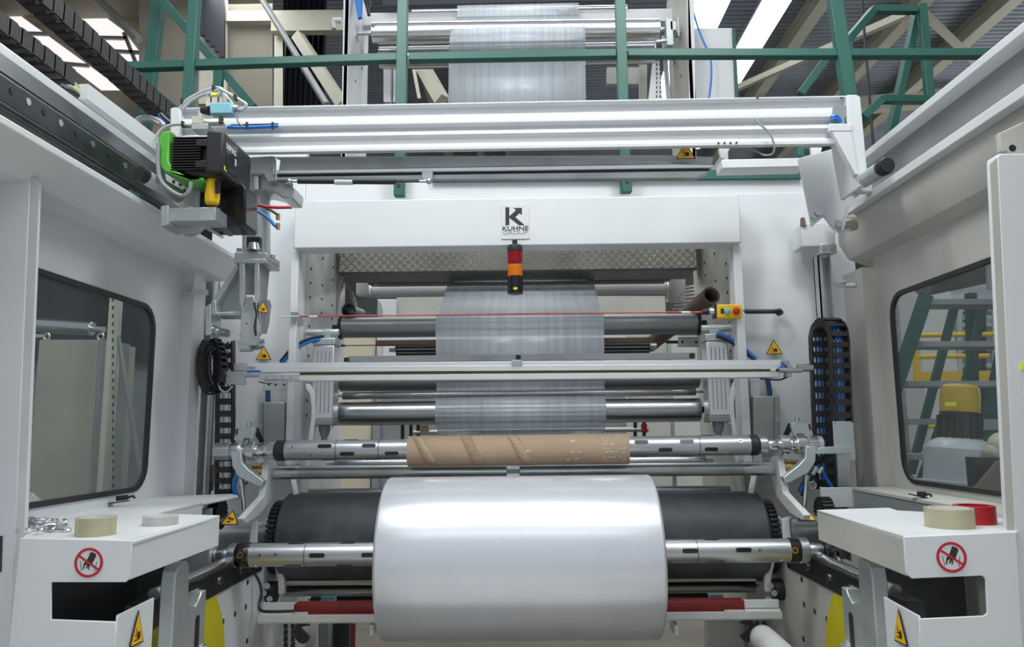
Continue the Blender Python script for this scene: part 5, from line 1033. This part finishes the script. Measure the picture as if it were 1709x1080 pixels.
# ================================================================ GRIPPER COLUMN
T = thing('core_gripper', 'galvanised gripper column with cranked arm hanging left of the portal', 'gripper', at(428, 585, 2.9)); GY2 = 2.9
b = B(); b.cyl(at(428, 300, GY2 + .06), at(428, 452, GY2 + .06), .055, n=40); build('column_tube', b, M['zinc'], T)
b = B(); slab(b, [(398, 305), (423, 290), (470, 300), (490, 312), (488, 331), (472, 331), (460, 322), (440, 317), (410, 320)], GY2 - .03, .14); build('swivel_flange', b, M['zinc'], T, bev=.006)
b = B(); b.cyl(at(429, 286, GY2 - .04), at(429, 318, GY2 - .04), .013); b.cyl(at(485, 307, GY2 - .02), at(485, 322, GY2 - .02), .010); build('swivel_pin', b, M['steel'], T)
b = B(); slab(b, [(411, 395), (434, 395), (433, 413), (411, 413)], GY2 - .02, .03); build('black_block', b, M['black'], T, bev=.003)
b = B(); b.cyl(at(423, 406, GY2 - .04), at(423, 418, GY2 - .04), .02, .026); build('cone_foot', b, M['steel'], T)
b = B(); slab(b, [(391, 421), (445, 421), (445, 432), (391, 432)], GY2 - .05, .16); k = build('top_plate', b, M['zinc'], T, bev=.003)
b = B(); slab(b, [(390, 432), (444, 432), (444, 439), (390, 439)], GY2 - .052, .165); build('second_plate', b, M['zinc'], T, bev=.003)
b = B(); b.hexa([at(444, 439, GY2-.05), at(460, 450, GY2+.1), at(460, 450, GY2+.12), at(444, 439, GY2-.04), at(444, 421, GY2-.05), at(460, 432, GY2+.1), at(460, 432, GY2+.12), at(444, 421, GY2-.04)]); build('plate_side', b, M['grey'], T)
for x, y in ((399, 420), (438, 420), (455, 431)): b = B(); c = at(x, y, GY2 - .03); b.cyl(c, c + V((0, 0, .012)), .010); build('cap_screw', b, M['steel'], k)
b = B(); slab(b, [(399, 439), (408, 439), (408, 500), (404, 520), (399, 502)], GY2 - .05, .02); build('left_cheek', b, M['zinc'], T, bev=.002)
b = B(); slab(b, [(425, 439), (432, 439), (432, 500), (428, 512), (424, 500)], GY2 - .05, .02); build('middle_cheek', b, M['zinc'], T, bev=.002)
b = B(); slab(b, [(406, 442), (427, 442), (427, 492), (406, 492)], GY2 + .02, .01); build('recess_back', b, M['zinc'], T)
b = B(); b.hexa([at(432, 560, GY2-.05), at(441, 556, GY2+.05), at(441, 556, GY2+.06), at(432, 560, GY2-.04), at(431, 440, GY2-.05), at(450, 448, GY2+.08), at(450, 448, GY2+.09), at(431, 440, GY2-.04)])
build('right_side_plate', b, M['grey'], T, bev=.002)
b = B(); slab(b, [(433, 495), (447, 500), (449, 508), (445, 540), (441, 556), (433, 555)], GY2 + .02, .03); build('lower_side_plate', b, M['grey'], T, bev=.002)
b = B(); slab(b, [(402, 512), (423, 505), (428, 512), (432, 550), (428, 576), (421, 576), (406, 576), (401, 570)], GY2 - .055, .03); lg = build('lower_jaw', b, M['zinc'], T, bev=.003)
b = B(); b.cyl(at(402, 572, GY2 - .02), at(421, 572, GY2 - .02), .036, n=32); build('jaw_tip', b, M['zinc'], T)
b = B(); b.cyl(at(424, 571, GY2 + .0), at(434, 570, GY2 + .02), .032, n=32); build('jaw_pad', b, M['steel'], T)
b = B(); c = at(412, 540, GY2 - .056); b.cyl(c, c + V((0, -.001, 0)), .003, n=10); build('pin_hole', b, M['dark'], lg)
b = B(); slab(b, [(411, 495), (424, 495), (424, 516), (409, 518)], GY2 - .06, .02); build('spring_latch', b, M['steel'], T, bev=.002)
b = B(); b.tube([at(424, 505, GY2 - .065), at(428, 525, GY2 - .065), at(425, 545, GY2 - .065), at(427, 560, GY2 - .06)], .004); build('black_wire', b, M['black'], T)
tri_sign(T, at(438, 515, GY2 - .03), (.6, .8, 0), (0, 0, 1), .05, label='small yellow warning triangle on the gripper side')
b = B(); slab(b, [(395, 440), (400, 446), (360, 510), (352, 512), (352, 503)], GY2 - .02, .1); arm = build('diagonal_brace', b, M['zinc'], T, bev=.003)
b = B(); slab(b, [(398, 452), (402, 450), (402, 520), (362, 519)], GY2 + .03, .01); build('web_plate', b, M['zinc'], T)
b = B(); slab(b, [(352, 503), (359, 500), (361, 521), (402, 520), (402, 526), (352, 526)], GY2 - .03, .12); build('horizontal_arm', b, M['zinc'], T, bev=.003)
b = B(); slab(b, [(342, 512), (352, 506), (352, 558), (342, 560)], GY2 - .03, .1); build('end_post', b, M['zinc'], T, bev=.003)
b = B(); b.rev(at(350, 552, GY2), at(391, 558, GY2 - .04), [(0, .022), (.026, .022), (.026, .020), (.045, .020), (.045, .013), (.062, .013), (.062, .016), (.09, .016), (.09, .010)], 24); build('cable_gland', b, M['steel'], T)
T = thing('air_hose', 'red, blue and black air lines crossing the gripper column', 'hose', at(440, 350, 2.8))
for P_, mm, r_ in (([(408, 336), (430, 342), (455, 346), (487, 346)], 'red', .0065), ([(408, 343), (425, 350), (445, 362), (460, 378)], 'blue', .0065), ([(410, 334), (430, 340), (450, 350), (463, 358)], 'black', .005)):
    b = B(); b.tube([at(x, y, 2.8) for x, y in P_], r_); build('hose', b, M[mm], T)
for x, y in ((464, 362), (464, 378)): b = B(); b.cyl(at(x, y - 5, 2.81), at(x, y + 5, 2.81), .008); build('fitting', b, M['brass'], T)
# ================================================================ CABLE CHAINS
def echain(name, lb, pts, wd, hv, pitch, mlink='black', cab=None, group=None):
    """chain of links along pts; wd = half width vector, hv = half height vector"""
    T = thing(name, lb, 'cable chain', pts[-1], group); pts = [V(p) for p in pts]; i = 0
    seg = []; 
    for p, q in zip(pts, pts[1:]):
        n = max(1, round((q - p).length / pitch)); seg += [(p + (q-p)*k/n, p + (q-p)*(k+1)/n) for k in range(n)]
    for k, (p, q) in enumerate(seg[:98]):
        d = (q - p); w = V(wd); dn_ = d.normalized(); h = dn_.cross(w).normalized() * hv
        if h.length < 1e-4: h = V((0, hv, 0))
        b = B(); e = d * .06
        for s_ in (-1, 1):
            c = w * s_; ww = w.normalized() * .004; kx = h * (1.0 if k % 2 else .9)
            b.hexa([p - e + c - ww - kx, p - e + c + ww - kx, q + e + c + ww - kx, q + e + c - ww - kx, p - e + c - ww + kx, p - e + c + ww + kx, q + e + c + ww + kx, q + e + c - ww + kx])
        for s_ in (-1, 1):
            m0, m1 = p + d*.22, p + d*.72; hh = h * s_; t = h.normalized() * .004
            b.hexa([m0 - w + hh - t, m0 + w + hh - t, m1 + w + hh - t, m1 - w + hh - t, m0 - w + hh + t, m0 + w + hh + t, m1 + w + hh + t, m1 - w + hh + t])
        build('chain_link', b, M[mlink], T)
    for off, r, mm in (cab or []):
        b = B(); b.tube([p + V(wd) * off for p in pts], r, k=2); build('cable', b, M[mm], T)
    return T
ch = mat('chain_black', (.030, .028, .030), .42, 0, .4, 30); M['chain'] = ch
xa = -1.5
echain('cable_chain', 'long black cable chain running back high above the left crane rail', [atx(x, y, xa) for x, y in ((-160, -205), (283, 196))], (.032, 0, 0), .034, .052, 'chain')
echain('cable_chain', 'shorter black cable chain lying on the left crane rail', [(-1.43, 1.0, Z(.775, 1.43) ), V((-1.43, atx(105, 150, -1.43).y, Z(.775, 1.43)))], (.03, 0, 0), .026, .05, 'chain')
T = thing('cable_bundle', 'grey and yellow green wires leaving the lower left cable chain', 'cable', atx(120, 150, -1.43))
for i, (mm, dy) in enumerate((('lgrey', 0), ('alure', 5), ('lgrey', 9), ('black', 14))):
    b = B(); b.tube([atx(104, 133 + dy, -1.42), atx(118, 136 + dy, -1.42), atx(131, 146 + dy, -1.42), atx(137, 156 + dy*.6, -1.42)], .006); build('wire', b, M[mm], T)
# left vertical chain plus loop
echain('cable_chain', 'vertical black cable chain beside the left portal side plate', [at(375, 830, 3.42), at(376, 700, 3.42), at(376, 600, 3.42), at(376, 570, 3.40)], (.036, 0, 0), .02, .05, 'chain', [(-.3, .006, 'sticker'), (.3, .006, 'steel')])
lp = [at(354 + 14*math.cos(t), 610 + 42*math.sin(t), 3.3 + .03*math.cos(t)) for t in [math.radians(a_) for a_ in range(-80, 260, 14)]]
echain('cable_chain', 'curled black cable chain loop below the gripper arm', lp, (.006, .022, 0), .018, .045, 'chain')
b = B()
T = thing('loop_cables', 'black cables curling inside the left cable chain loop', 'cable', at(355, 655, 3.3))
for k_ in range(3):
    b = B(); b.tube([at(347 + k_*5 + 9*math.cos(t), 612 + (36 - k_*3)*math.sin(t), 3.26) for t in [math.radians(a_) for a_ in range(100, 290, 20)]], .007); build('cable', b, M['black'], T)
b = B(); b.tube([at(362, 636, 3.3), at(368, 650, 3.3), at(378, 654, 3.3), at(388, 645, 3.3)], .004); build('white_cable', b, M['lgrey'], T)
# right vertical chain: two strands and arch
xr0, xr1 = 1368, 1400
echain('cable_chain', 'tall black cable chain with blue cables, arched at top, by the right zinc channel',
       [at(1378, 815, 3.4), at(1372, 700, 3.4), at(1368, 600, 3.4), at(1366, 565, 3.4), at(1369, 550, 3.39), at(1376, 541, 3.36), at(1385, 538, 3.33), at(1393, 543, 3.30), at(1398, 553, 3.28), at(1400, 568, 3.27), at(1402, 620, 3.27), at(1405, 704, 3.27)], (.036, 0, 0), .02, .052, 'chain',
       [(-.35, .006, 'blue'), (.1, .007, 'blue'), (.5, .006, 'dark')])
T = thing('chain_bracket', 'L shaped galvanised bracket holding the right cable chain end', 'bracket', at(1400, 757, 3.28))
b = B(); slab(b, [(1390, 703), (1422, 703), (1425, 745), (1392, 745)], 3.25, .006); k = build('upright_plate', b, M['zinc'], T, bev=.002)
for x in (1400, 1419): bolt(k, at(x, 733, 3.25), (0, -1, 0), .005, .003, 'zinc')
b = B(); slab(b, [(1368, 747), (1426, 744), (1426, 750), (1422, 757), (1366, 758)], 3.22, .08); build('foot_plate', b, M['zinc'], T, bev=.002)
b = B(); slab(b, [(1397, 757), (1419, 757), (1416, 820), (1399, 820)], 3.36, .03); build('lower_channel', b, M['zinc'], T)
# ================================================================ SIDE TABLES
zT = at(219, 902, 1.9).z; TH = .095
def table(lb, front, top, m, X_in, sgn):
    T = thing('side_table', 'white sheet metal side table at the %s with no touching sign' % lb, 'table', (X_in + sgn*.14, 2.1, 0))
    P = [atz(x, y, zT) for x, y in top]
    b = B(); b.prism(P, (0, 0, -.012)); build('top', b, M['white'], T, bev=.004)
    return T, P
T, P = table('left', None, [(36, 899), (220, 903), (367, 860), (265, 857), (338, 839), (398, 827), (388, 824), (250, 829), (57, 862)], 'white', -1.0, -1)
TL = T; Yf = atz(219, 903, zT).y
def FL(x, y): return at(x, y, Yf)
b = B(); slab(b, [(33, 898), (220, 902), (218, 962), (210, 972), (85, 972), (85, 1034), (193, 1038), (193, 1100), (12, 1100)], Yf - .002, .006); fp = build('front_panel', b, M['white'], T, bev=.002)
p0, p1 = atz(220, 902, zT), atz(367, 860, zT)
b = B(); b.hexa([V((p0.x, p0.y, zT - TH)), V((p0.x - .006, p0.y, zT - TH)), V((p1.x - .006, p1.y, zT - TH)), V((p1.x, p1.y, zT - TH)), V((p0.x, p0.y, zT)), V((p0.x - .006, p0.y, zT)), V((p1.x - .006, p1.y, zT)), V((p1.x, p1.y, zT))]); build('side_apron', b, M['white'], T, bev=.002)
b = B(); q0, q1 = atz(265, 857, zT), atz(338, 839, zT); b.hexa([q0 - V((0, 0, .06)), q1 - V((0, 0, .06)), q1 + V((-.006, 0, -.06)), q0 + V((-.006, 0, -.06)), q0, q1, q1 + V((-.006, 0, 0)), q0 + V((-.006, 0, 0))]); build('inner_apron', b, M['white'], T)
b = B(); b.box((-1.5, 2.95, .02), (-1.225, 2.97, zT - .03)); build('inner_back', b, M['grey'], T)
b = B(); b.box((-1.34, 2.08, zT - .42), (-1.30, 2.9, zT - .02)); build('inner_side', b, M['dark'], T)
b = B(); slab(b, [(193, 1038), (200, 1022), (258, 996), (260, 1100), (193, 1100)], Yf + .0, .006)
lower = B(); r0, r1 = at(196, 1030, Yf), at(258, 997, Yf + .16)
lower.hexa([V((r0.x, Yf, .02)), V((r0.x - .006, Yf, .02)), V((r1.x - .006, Yf + .16, .02)), V((r1.x, Yf + .16, .02)), at(196, 1026, Yf), at(193, 1028, Yf), V((r1.x - .006, Yf + .16, r1.z)), r1]); build('lower_cheek', lower, M['white'], T, bev=.003)
tri_sign(T, V((r0.x*.5 + r1.x*.5 + .004, Yf + .08, at(226, 1072, Yf).z)), (r1.x - r0.x, .16, 0), (0, 0, 1), .06, hs=1.6, label='yellow warning triangle low on the left table side')
def nosign(T, c, w, lb):
    c = V(c); n = V((0, -.001, 0)); ring = lambda r, k=48: [c + V((math.cos(2*math.pi*i/k)*r, 0, math.sin(2*math.pi*i/k)*r)) for i in range(k)]
    b = B(); b.prism(ring(w), n); s = build('prohibition_sign', b, M['sticker'], T, label=lb)
    def P_(pts, o=-.0018): return [c + V((x*w, o, y*w)) for x, y in pts]
    b = B(); b.prism(P_([(.10, .72), (.42, .62), (.50, .45), (.28, -.02), (.22, -.25), (.12, -.1), (.05, -.45), (-.03, -.5), (.0, -.2), (-.12, -.42), (-.2, -.36), (-.08, -.1), (-.28, -.22), (-.36, -.5), (-.42, -.45), (-.34, -.05), (-.1, .25)], -.001), n*.4); build('hand_pictogram', b, M['ink'], s)
    b = B()
    for pts in ([(-.62, .1), (-.58, .1), (-.46, -.55), (-.5, -.55)], [(.58, .05), (.54, .05), (.42, -.6), (.46, -.6)]): b.prism(P_(pts, -.001), n*.4)
    build('guide_lines', b, M['ink'], s)
    b = B(); b.holed([p + n*1.4 for p in ring(w)], [[p + n*1.4 for p in ring(w*.82)]], n*.6); build('red_ring', b, M['signr'], s)
    b = B(); d1 = V((-.76, 0, .5)).normalized(); u = V((.5, 0, .76)).normalized(); b.prism([c + n*1.5 + d1*w*.86 + u*w*.07, c + n*1.5 - d1*w*.86 + u*w*.07, c + n*1.5 - d1*w*.86 - u*w*.07, c + n*1.5 + d1*w*.86 - u*w*.07], n*.8); build('red_bar', b, M['signr'], s)
nosign(TL, at(148.5, 939, Yf - .003), .0355, 'round red do not touch sign on the left table front')
zTR = at(1508, 896, 1.9).z
T = thing('side_table', 'white sheet metal side table at the right with no touching sign', 'table', (1.15, 2.1, 0)); TR = T
def atzr(x, y): return atz(x, y, zTR)
P = [atzr(x, y) for x, y in [(1508, 895), (1695, 889), (1720, 868), (1709, 862), (1500, 852), (1484, 847), (1363, 851)]]
b = B(); b.prism(P, (0, 0, -.012)); build('top', b, M['white'], T, bev=.004); Yr = P[0].y
b = B(); slab(b, [(1508, 896), (1696, 888), (1709, 1100), (1535, 1100), (1534, 1033), (1642, 1028), (1648, 1024), (1645, 966), (1640, 961), (1522, 966), (1512, 956)], Yr - .002, .006); build('front_panel', b, M['white'], T, bev=.002)
p0, p1 = P[0], P[6]
b = B(); b.hexa([p0 - V((0, 0, TH)), p0 + V((.006, 0, -TH)), p1 + V((.006, 0, -TH)), p1 - V((0, 0, TH)), p0, p0 + V((.006, 0, 0)), p1 + V((.006, 0, 0)), p1]); build('side_apron', b, M['warm'], T, bev=.002)
b = B(); b.box((1.225, 2.70, .02), (1.5, 2.72, zT - .12)); build('inner_back', b, M['dark'], T)  # dark sheet, its colour carries the shade inside the table opening
b = B(); r0, r1 = at(1533, 1028, Yr), at(1474, 995, Yr + .16); b.hexa([V((r0.x, Yr, .02)), V((r0.x + .006, Yr, .02)), V((r1.x + .006, Yr + .16, .02)), V((r1.x, Yr + .16, .02)), r0, r0 + V((.006, 0, 0)), r1 + V((.006, 0, 0)), r1]); build('lower_cheek', b, M['white'], T, bev=.003)
tri_sign(T, V((r0.x*.5 + r1.x*.5 - .004, Yr + .08, at(1503, 1070, Yr).z)), (r0.x - r1.x, -.16, 0), (0, 0, 1), .06, hs=1.6, label='yellow warning triangle low on the right table side')
nosign(TR, at(1587.5, 930, Yr - .003), .0365, 'round red do not touch sign on the right table front')
T = thing('wall_ledge', 'grey sheet ledge along the right enclosure wall behind the table', 'ledge', (1.47, 2.6, zT))
b = B(); b.box((1.38, 2.0, zT - .004), (1.556, 3.27, zT + .010)); build('shelf', b, M['warm'], T, bev=.002)
b = B(); b.box((1.384, 2.0, zT - .075), (1.390, 3.27, zT - .005)); build('drop_face', b, M['grey'], T)
b = B(); b.box((1.25, 3.275, zT - .075), (1.52, 3.29, zT + .008)); build('end_sheet', b, M['white2'], T, bev=.002)
b = B(); b.box((1.24, 2.75, zT - .2), (1.38, 3.27, zT - .08)); tag(build('slot_shade', b, M['dark']), 'dark block giving the shade in the recess between right table and ledge', 'recess')  # solid block, the shade of the recess is put into its dark colour
# things on the tables
def tape(lb, x, yb, rpx, hpx, m, z, inner='sticker'):
    c = atz(x, yb, z); rr_ = rpx * c.y / F_PX; h = hpx * c.y / F_PX; c.y += rr_ * .9
    T = thing('tape_roll', lb, 'tape', c + V((0, 0, 0)))
    b = B(); b.pipe(c, c + V((0, 0, h)), rr_, rr_*.80, 48); build('wound_tape', b, M[m], T, bev=.001)
    b = B(); b.pipe(c, c + V((0, 0, h*.995)), rr_*.80, rr_*.76, 40); build('tape_core', b, M[inner], T)
tape('thick roll of yellowish clear tape at the front of the left table', 143, 897, 31, 30, 'tape', zT)
tape('flat pale roll of tape farther back on the left table', 255, 879, 28, 15, 'tapew', zT)
tape('thick roll of yellowish clear tape on the right table, in front of red roll', 1605, 884, 37, 31, 'tape', zTR)
M['redtape'] = mat('red_tape', (.42, .01, .015), .3)
tape('red roll of tape behind the clear one on the right table', 1645, 877, 31, 29, 'redtape', zTR, 'redtape')
random.seed(11)
b = B(); b.tube([(0, 0, 0), (.028, 0, 0), (.034, .008, .004), (.028, .014, .008), (.008, .014, .008)], .0032, n=6, k=2)
me = None
for i in range(26):
    c = atz(random.uniform(38, 96), random.uniform(873, 893), zT) + V((0, .02, .004 + .006 * random.random()))
    b = B(); R_ = Matrix.Rotation(random.uniform(0, 6.28), 3, 'Z') @ Matrix.Rotation(random.uniform(-.35, .35), 3, 'X')
    if i == 0:
        b.tube([(0, 0, 0), (.028, 0, 0), (.034, .008, .002), (.028, .014, .004), (.008, .014, .004)], .0034, n=6, k=2); o = build('wire_clip', b, M['steel'], loc=V((0, 0, 0))); me = o.data
    else: o = link(bpy.data.objects.new('wire_clip', me))
    o.location = c; o.rotation_euler = R_.to_euler(); tag(o, 'small bent steel clip in the heap beside the left door post', 'clip', 'heap of steel clips on the left table')
b = B(); c = atz(40, 868, zT); b.prism([at(32, 872, c.y), at(45, 872, c.y), at(60, 846, c.y + .02), at(36, 824, c.y + .04), at(28, 830, c.y)], (.01, .04, 0)); tag(build('paper_sheet', b, M['sticker']), 'crumpled white paper leaning behind the steel clips', 'paper')
for P_, lb in ((((186, 838), (195, 832), (213, 830), (222, 829)), 'black handled latch lying on the left table by the window'), (((1522, 823), (1532, 824), (1545, 825), (1552, 826)), 'black latch on the right ledge under the window')):
    T = thing('black_latch', lb, 'latch', at(P_[0][0], P_[0][1] + 3, 2.7)); Y = 2.75
    b = B(); b.bar(at(*P_[1], Y), at(*P_[2], Y), .02, .018); build('handle', b, M['black'], T, bev=.003)
    b = B(); b.bar(at(P_[0][0] - 3, P_[0][1] + 2, Y), at(P_[2][0], P_[2][1] + 6, Y), .03, .004); build('base', b, M['dark'], T)
    b = B(); b.tube([at(P_[2][0], P_[2][1] + 1, Y), at(P_[3][0], P_[3][1] - 1, Y), at(P_[3][0] + 3, P_[3][1] + 3, Y)], .004, k=3); build('strap', b, M['black'], T)
# ================================================================ SEEN THROUGH THE LEFT WINDOW
T = thing('grey_cabinet', 'tall beige grey cabinet with lifting eyes behind the left window', 'cabinet', at(115, 860, 4.2))
b = B(); pxfloor(b, 66, 567, 166, 4.2, .4); bd = build('body', b, mat('cabinet_paint', (.40, .39, .33), .5, 0, .15, 3), T)
b = B(); pxfloor(b, 166.5, 565, 171, 4.19, .3); build('edge_strip', b, M['grey'], T)
for x in (78, 168): b = B(); c = at(x, 562, 4.25); b.tube([c + V((math.cos(t)*.018, 0, math.sin(t)*.018)) for t in [i*.52 for i in range(13)]], .006, k=1); build('lifting_eye', b, M['steel'], T)
rollr('rear_roller', 'polished roller with dark end behind the left window', 20, 540, 155, 549, 12, 4.6, 'steel', 20, .02)
b = B(); pxfloor(b, 184, 480, 193, 4.0, .05)
T = thing('perforated_upright', 'slotted steel upright behind the left window', 'post', at(188, 880, 4.0)); build('post', b, M['girder'], T)
for i in range(24): b = B(); c = at(188.5, 500 + i*13.5, 3.998); b.box((c.x-.004, c.y-.001, c.z-.01), (c.x+.004, c.y+.001, c.z+.01)); build('slot', b, M['dark'], T)
b = B(); b.cyl(at(197, 560, 4.1), at(240, 820, 4.1), .012); tag(build('diagonal_strut', b, M['grey']), 'thin diagonal strut behind the left window', 'strut')
b = B(); p_ = at(203, 470, 4.2); b.cyl((p_.x, 4.2, 0), p_, .014); tag(build('vertical_pipe', b, M['zinc']), 'vertical grey pipe behind the left window', 'pipe')
b = B(); b.prism([at(-40, 430, 5.2), at(280, 430, 5.2), at(280, 600, 5.2), at(-40, 600, 5.2)], (0, .05, 0)); tag(build('dark_housing', b, M['dark']), 'dark machine housing in the upper part of the left window', 'housing')
b = B(); pxfloor(b, -40, 590, 280, 5.3, .05); T = tag(build('grey_screen', b, M['grey']), 'grey screen behind the beige cabinet in the left window', 'screen')
b = B(); b.bar(at(-10, 560, 4.5), at(75, 561, 4.5), .03, .02); b.bar(at(20, 705, 4.5), at(62, 704, 4.5), .03, .02); tag(build('cross_rail', b, M['zinc']), 'thin cross rails left of the beige cabinet', 'rail')
# ================================================================ SEEN THROUGH THE RIGHT WINDOW
T = thing('steel_stair', 'teal green steel stair with grey treads seen through the right window', 'stair', at(1580, 800, 5.0))
gz = mat('stair_green', (.015, .075, .065), .45)
for p, q, w in (((1488, 665, 4.6), (1546, 492, 4.6), .08), ((1482, 660, 4.6), (1478, 700, 4.6), .05), ((1640, 800, 5.2), (1700, 520, 5.2), .18)):
    b = B(); b.bar(at(*p), at(*q), .03, w, up=(1, 0, 0)); build('stringer', b, gz, T)
for x0, x1, y in ((1540, 1690, 508), (1524, 1690, 577), (1500, 1665, 642), (1505, 1590, 704), (1512, 1560, 762)):
    b = B(); b.bar(at(x0, y, 4.75), at(x1, y, 4.75), .2, .035); build('tread', b, M['grey'], T, bev=.002)
for p, q in (((1520, 790), (1592, 515)), ((1598, 700), (1640, 515)), ((1538, 800), (1570, 710))):
    b = B(); b.bar(at(*p, 5.4), at(*q, 5.4), .04, .05); build('brace', b, gz, T)
b = B(); b.bar(at(1627, 800, 5.6), at(1620, 490, 5.6), .06, .06); build('post', b, gz, T)
for y, x0, x1, lb in ((560, 1525, 1668, 'topmost of four'), (596, 1525, 1650, 'second from top'), (712, 1535, 1690, 'beside the gear motor'), (748, 1537, 1560, 'short lowest one')):
    b = B(); b.cyl(at(x0, y, 7.0), at(x1, y - 2, 7.0), .022); tag(build('yellow_handrail', b, M['yellow']), 'yellow handrail far behind the stair, ' + lb, 'handrail')
b = B(); b.bar(at(1532, 632, 7.0), at(1690, 629, 7.0), .05, .12); tag(build('yellow_beam', b, M['yellow']), 'yellow platform edge behind the stair at the right window', 'beam')
b = B(); b.bar(at(1527, 560, 7.0), at(1530, 640, 7.0), .04, .04); tag(build('yellow_post', b, M['yellow']), 'short yellow post at the left end of the far handrails', 'post')
b = B(); pxfloor(b, 1525, 440, 1582, 8, .4); tag(build('hall_column', b, M['sticker']), 'broad pale column behind the stair at the right window', 'column')
b = B(); pxfloor(b, 1480, 470, 1760, 9, .1); tag(build('far_machine', b, mat('far_machine', (.20, .23, .27), .5, 0, .6, 2, (1, 1, 3), col2=(.52, .55, .58))), 'blurred grey machine wall beyond the right window', 'machine')
random.seed(5)
T = thing('storage_rack', 'distant pale rack shelving behind the yellow handrails', 'rack', at(1610, 700, 8.6))
for i, y in enumerate((520, 545, 585, 612, 655, 690, 728, 770)):
    b = B(); b.bar(at(1530, y, 8.6), at(1720, y - 1, 8.6), .3, .05); build('shelf', b, M['sticker' if i % 2 else 'zinc'], T)
for i, x in enumerate((1540, 1572, 1600, 1640, 1662, 1692)):
    b = B(); b.bar(at(x, 500, 8.4), at(x, 800, 8.4), .05, .05); build('upright', b, M['sticker' if i % 3 else 'dark'], T)
for i in range(22):
    y = random.choice((545, 585, 612, 655, 690, 728, 770)); x = random.uniform(1530, 1700); w_ = random.uniform(5, 14)
    b = B(); p = at(x, y - 4, 8.6); b.box((p.x, 8.5, p.z - .05), (p.x + w_*.0068, 8.6, p.z + random.uniform(.02, .1))); build('stored_box', b, M[random.choice(('dark', 'card', 'sticker', 'grey', 'dark'))], T)
for p, q, lb in (((1545, 666), (1578, 664), 'left'), ((1648, 656), (1672, 655), 'right'), ((1672, 660), (1696, 660), 'far right')):
    b = B(); b.bar(at(*p, 8.5), at(*q, 8.5), .05, .03); tag(build('tube_light', b, emis('tube_glow', (.75, .72, 1), 4)), 'glowing distant tube light, %s one beyond the stair' % lb, 'lamp')
b = B(); b.cyl(at(1535, 460, 5.2), at(1680, 430, 5.2), .15, n=30); T = tag(build('ventilation_duct', b, M['rollerd']), 'grey flexible duct at the top of the right window', 'duct')
b = B(); b.prism([at(1648, 430, 4.4), at(1680, 430, 4.4), at(1680, 480, 4.4), at(1650, 482, 4.4)], (0, .02, 0)); tag(build('mesh_panel', b, M['grey']), 'small wire mesh panel at the top right window corner', 'panel')
T = thing('gear_motor', 'grey vessel with finned motor and yellow cap behind the right window', 'motor', at(1605, 810, 4.0))
c = lambda y: at(1602, y, 4.0)
b = B(); b.rev(c(815) * 1, c(735), [(0, .20), (.03, .2), (.035, .17), (.2, .165), (.235, .14), (.26, .09)], 36); build('vessel', b, mat('vessel_grey', (.55, .59, .64), .3), T)
b = B(); b.rev(c(738), c(690), [(0, .085), (.02, .1), (.155, .095)], 28); mb = build('motor_body', b, M['dark'], T)
for i in range(16): an = 2*math.pi*i/16; o_ = V((math.cos(an), math.sin(an), 0))*.098; b = B(); b.bar(c(733) + o_, c(692) + o_, .004, .02, up=o_); build('cooling_fin', b, M['black'], mb)
b = B(); b.rev(c(690), c(643), [(0, .094), (.10, .094), (.135, .088), (.15, .07)], 32); build('fan_cover', b, mat('ochre_cover', (.52, .36, .02), .4), T, label='ochre yellow fan cover')
b = B(); b.box(tuple(at(1578, 678, 3.9)), tuple(at(1594, 671, 3.91))); build('label', b, M['alure'], T)
b = B(); b.box(tuple(at(1630, 718, 3.95)), tuple(at(1646, 700, 4.05))); build('terminal_box', b, M['grey'], T)
b = B(); pxfloor(b, 1623, 763, 1700, 3.6, .06, 766); tag(build('dark_bin', b, M['dark']), 'dark open bin at the lower right of the right window', 'bin')
b = B(); b.prism([at(1622, 822, 3.5), at(1668, 768, 3.55), at(1692, 850, 3.5)], (0, .02, 0)); tag(build('cardboard_flap', b, M['cardd']), 'brown triangular cardboard flap leaning on the dark bin', 'cardboard')
T = B(); T.sph(at(1672, 745, 3.8), .07, 14, (1, .8, 1.0)); T.sph(at(1658, 755, 3.8), .045, 12); o = build('paper_sack', T, mat('sack_paper', (.62, .56, .46), .7)); tag(o, 'crumpled tan paper sack above the dark bin', 'sack')
b = B(); pxfloor(b, 1551, 762, 1561, 4.4, .05); tag(build('red_canister', b, M['red']), 'slim red canister at the foot of the stair', 'canister')
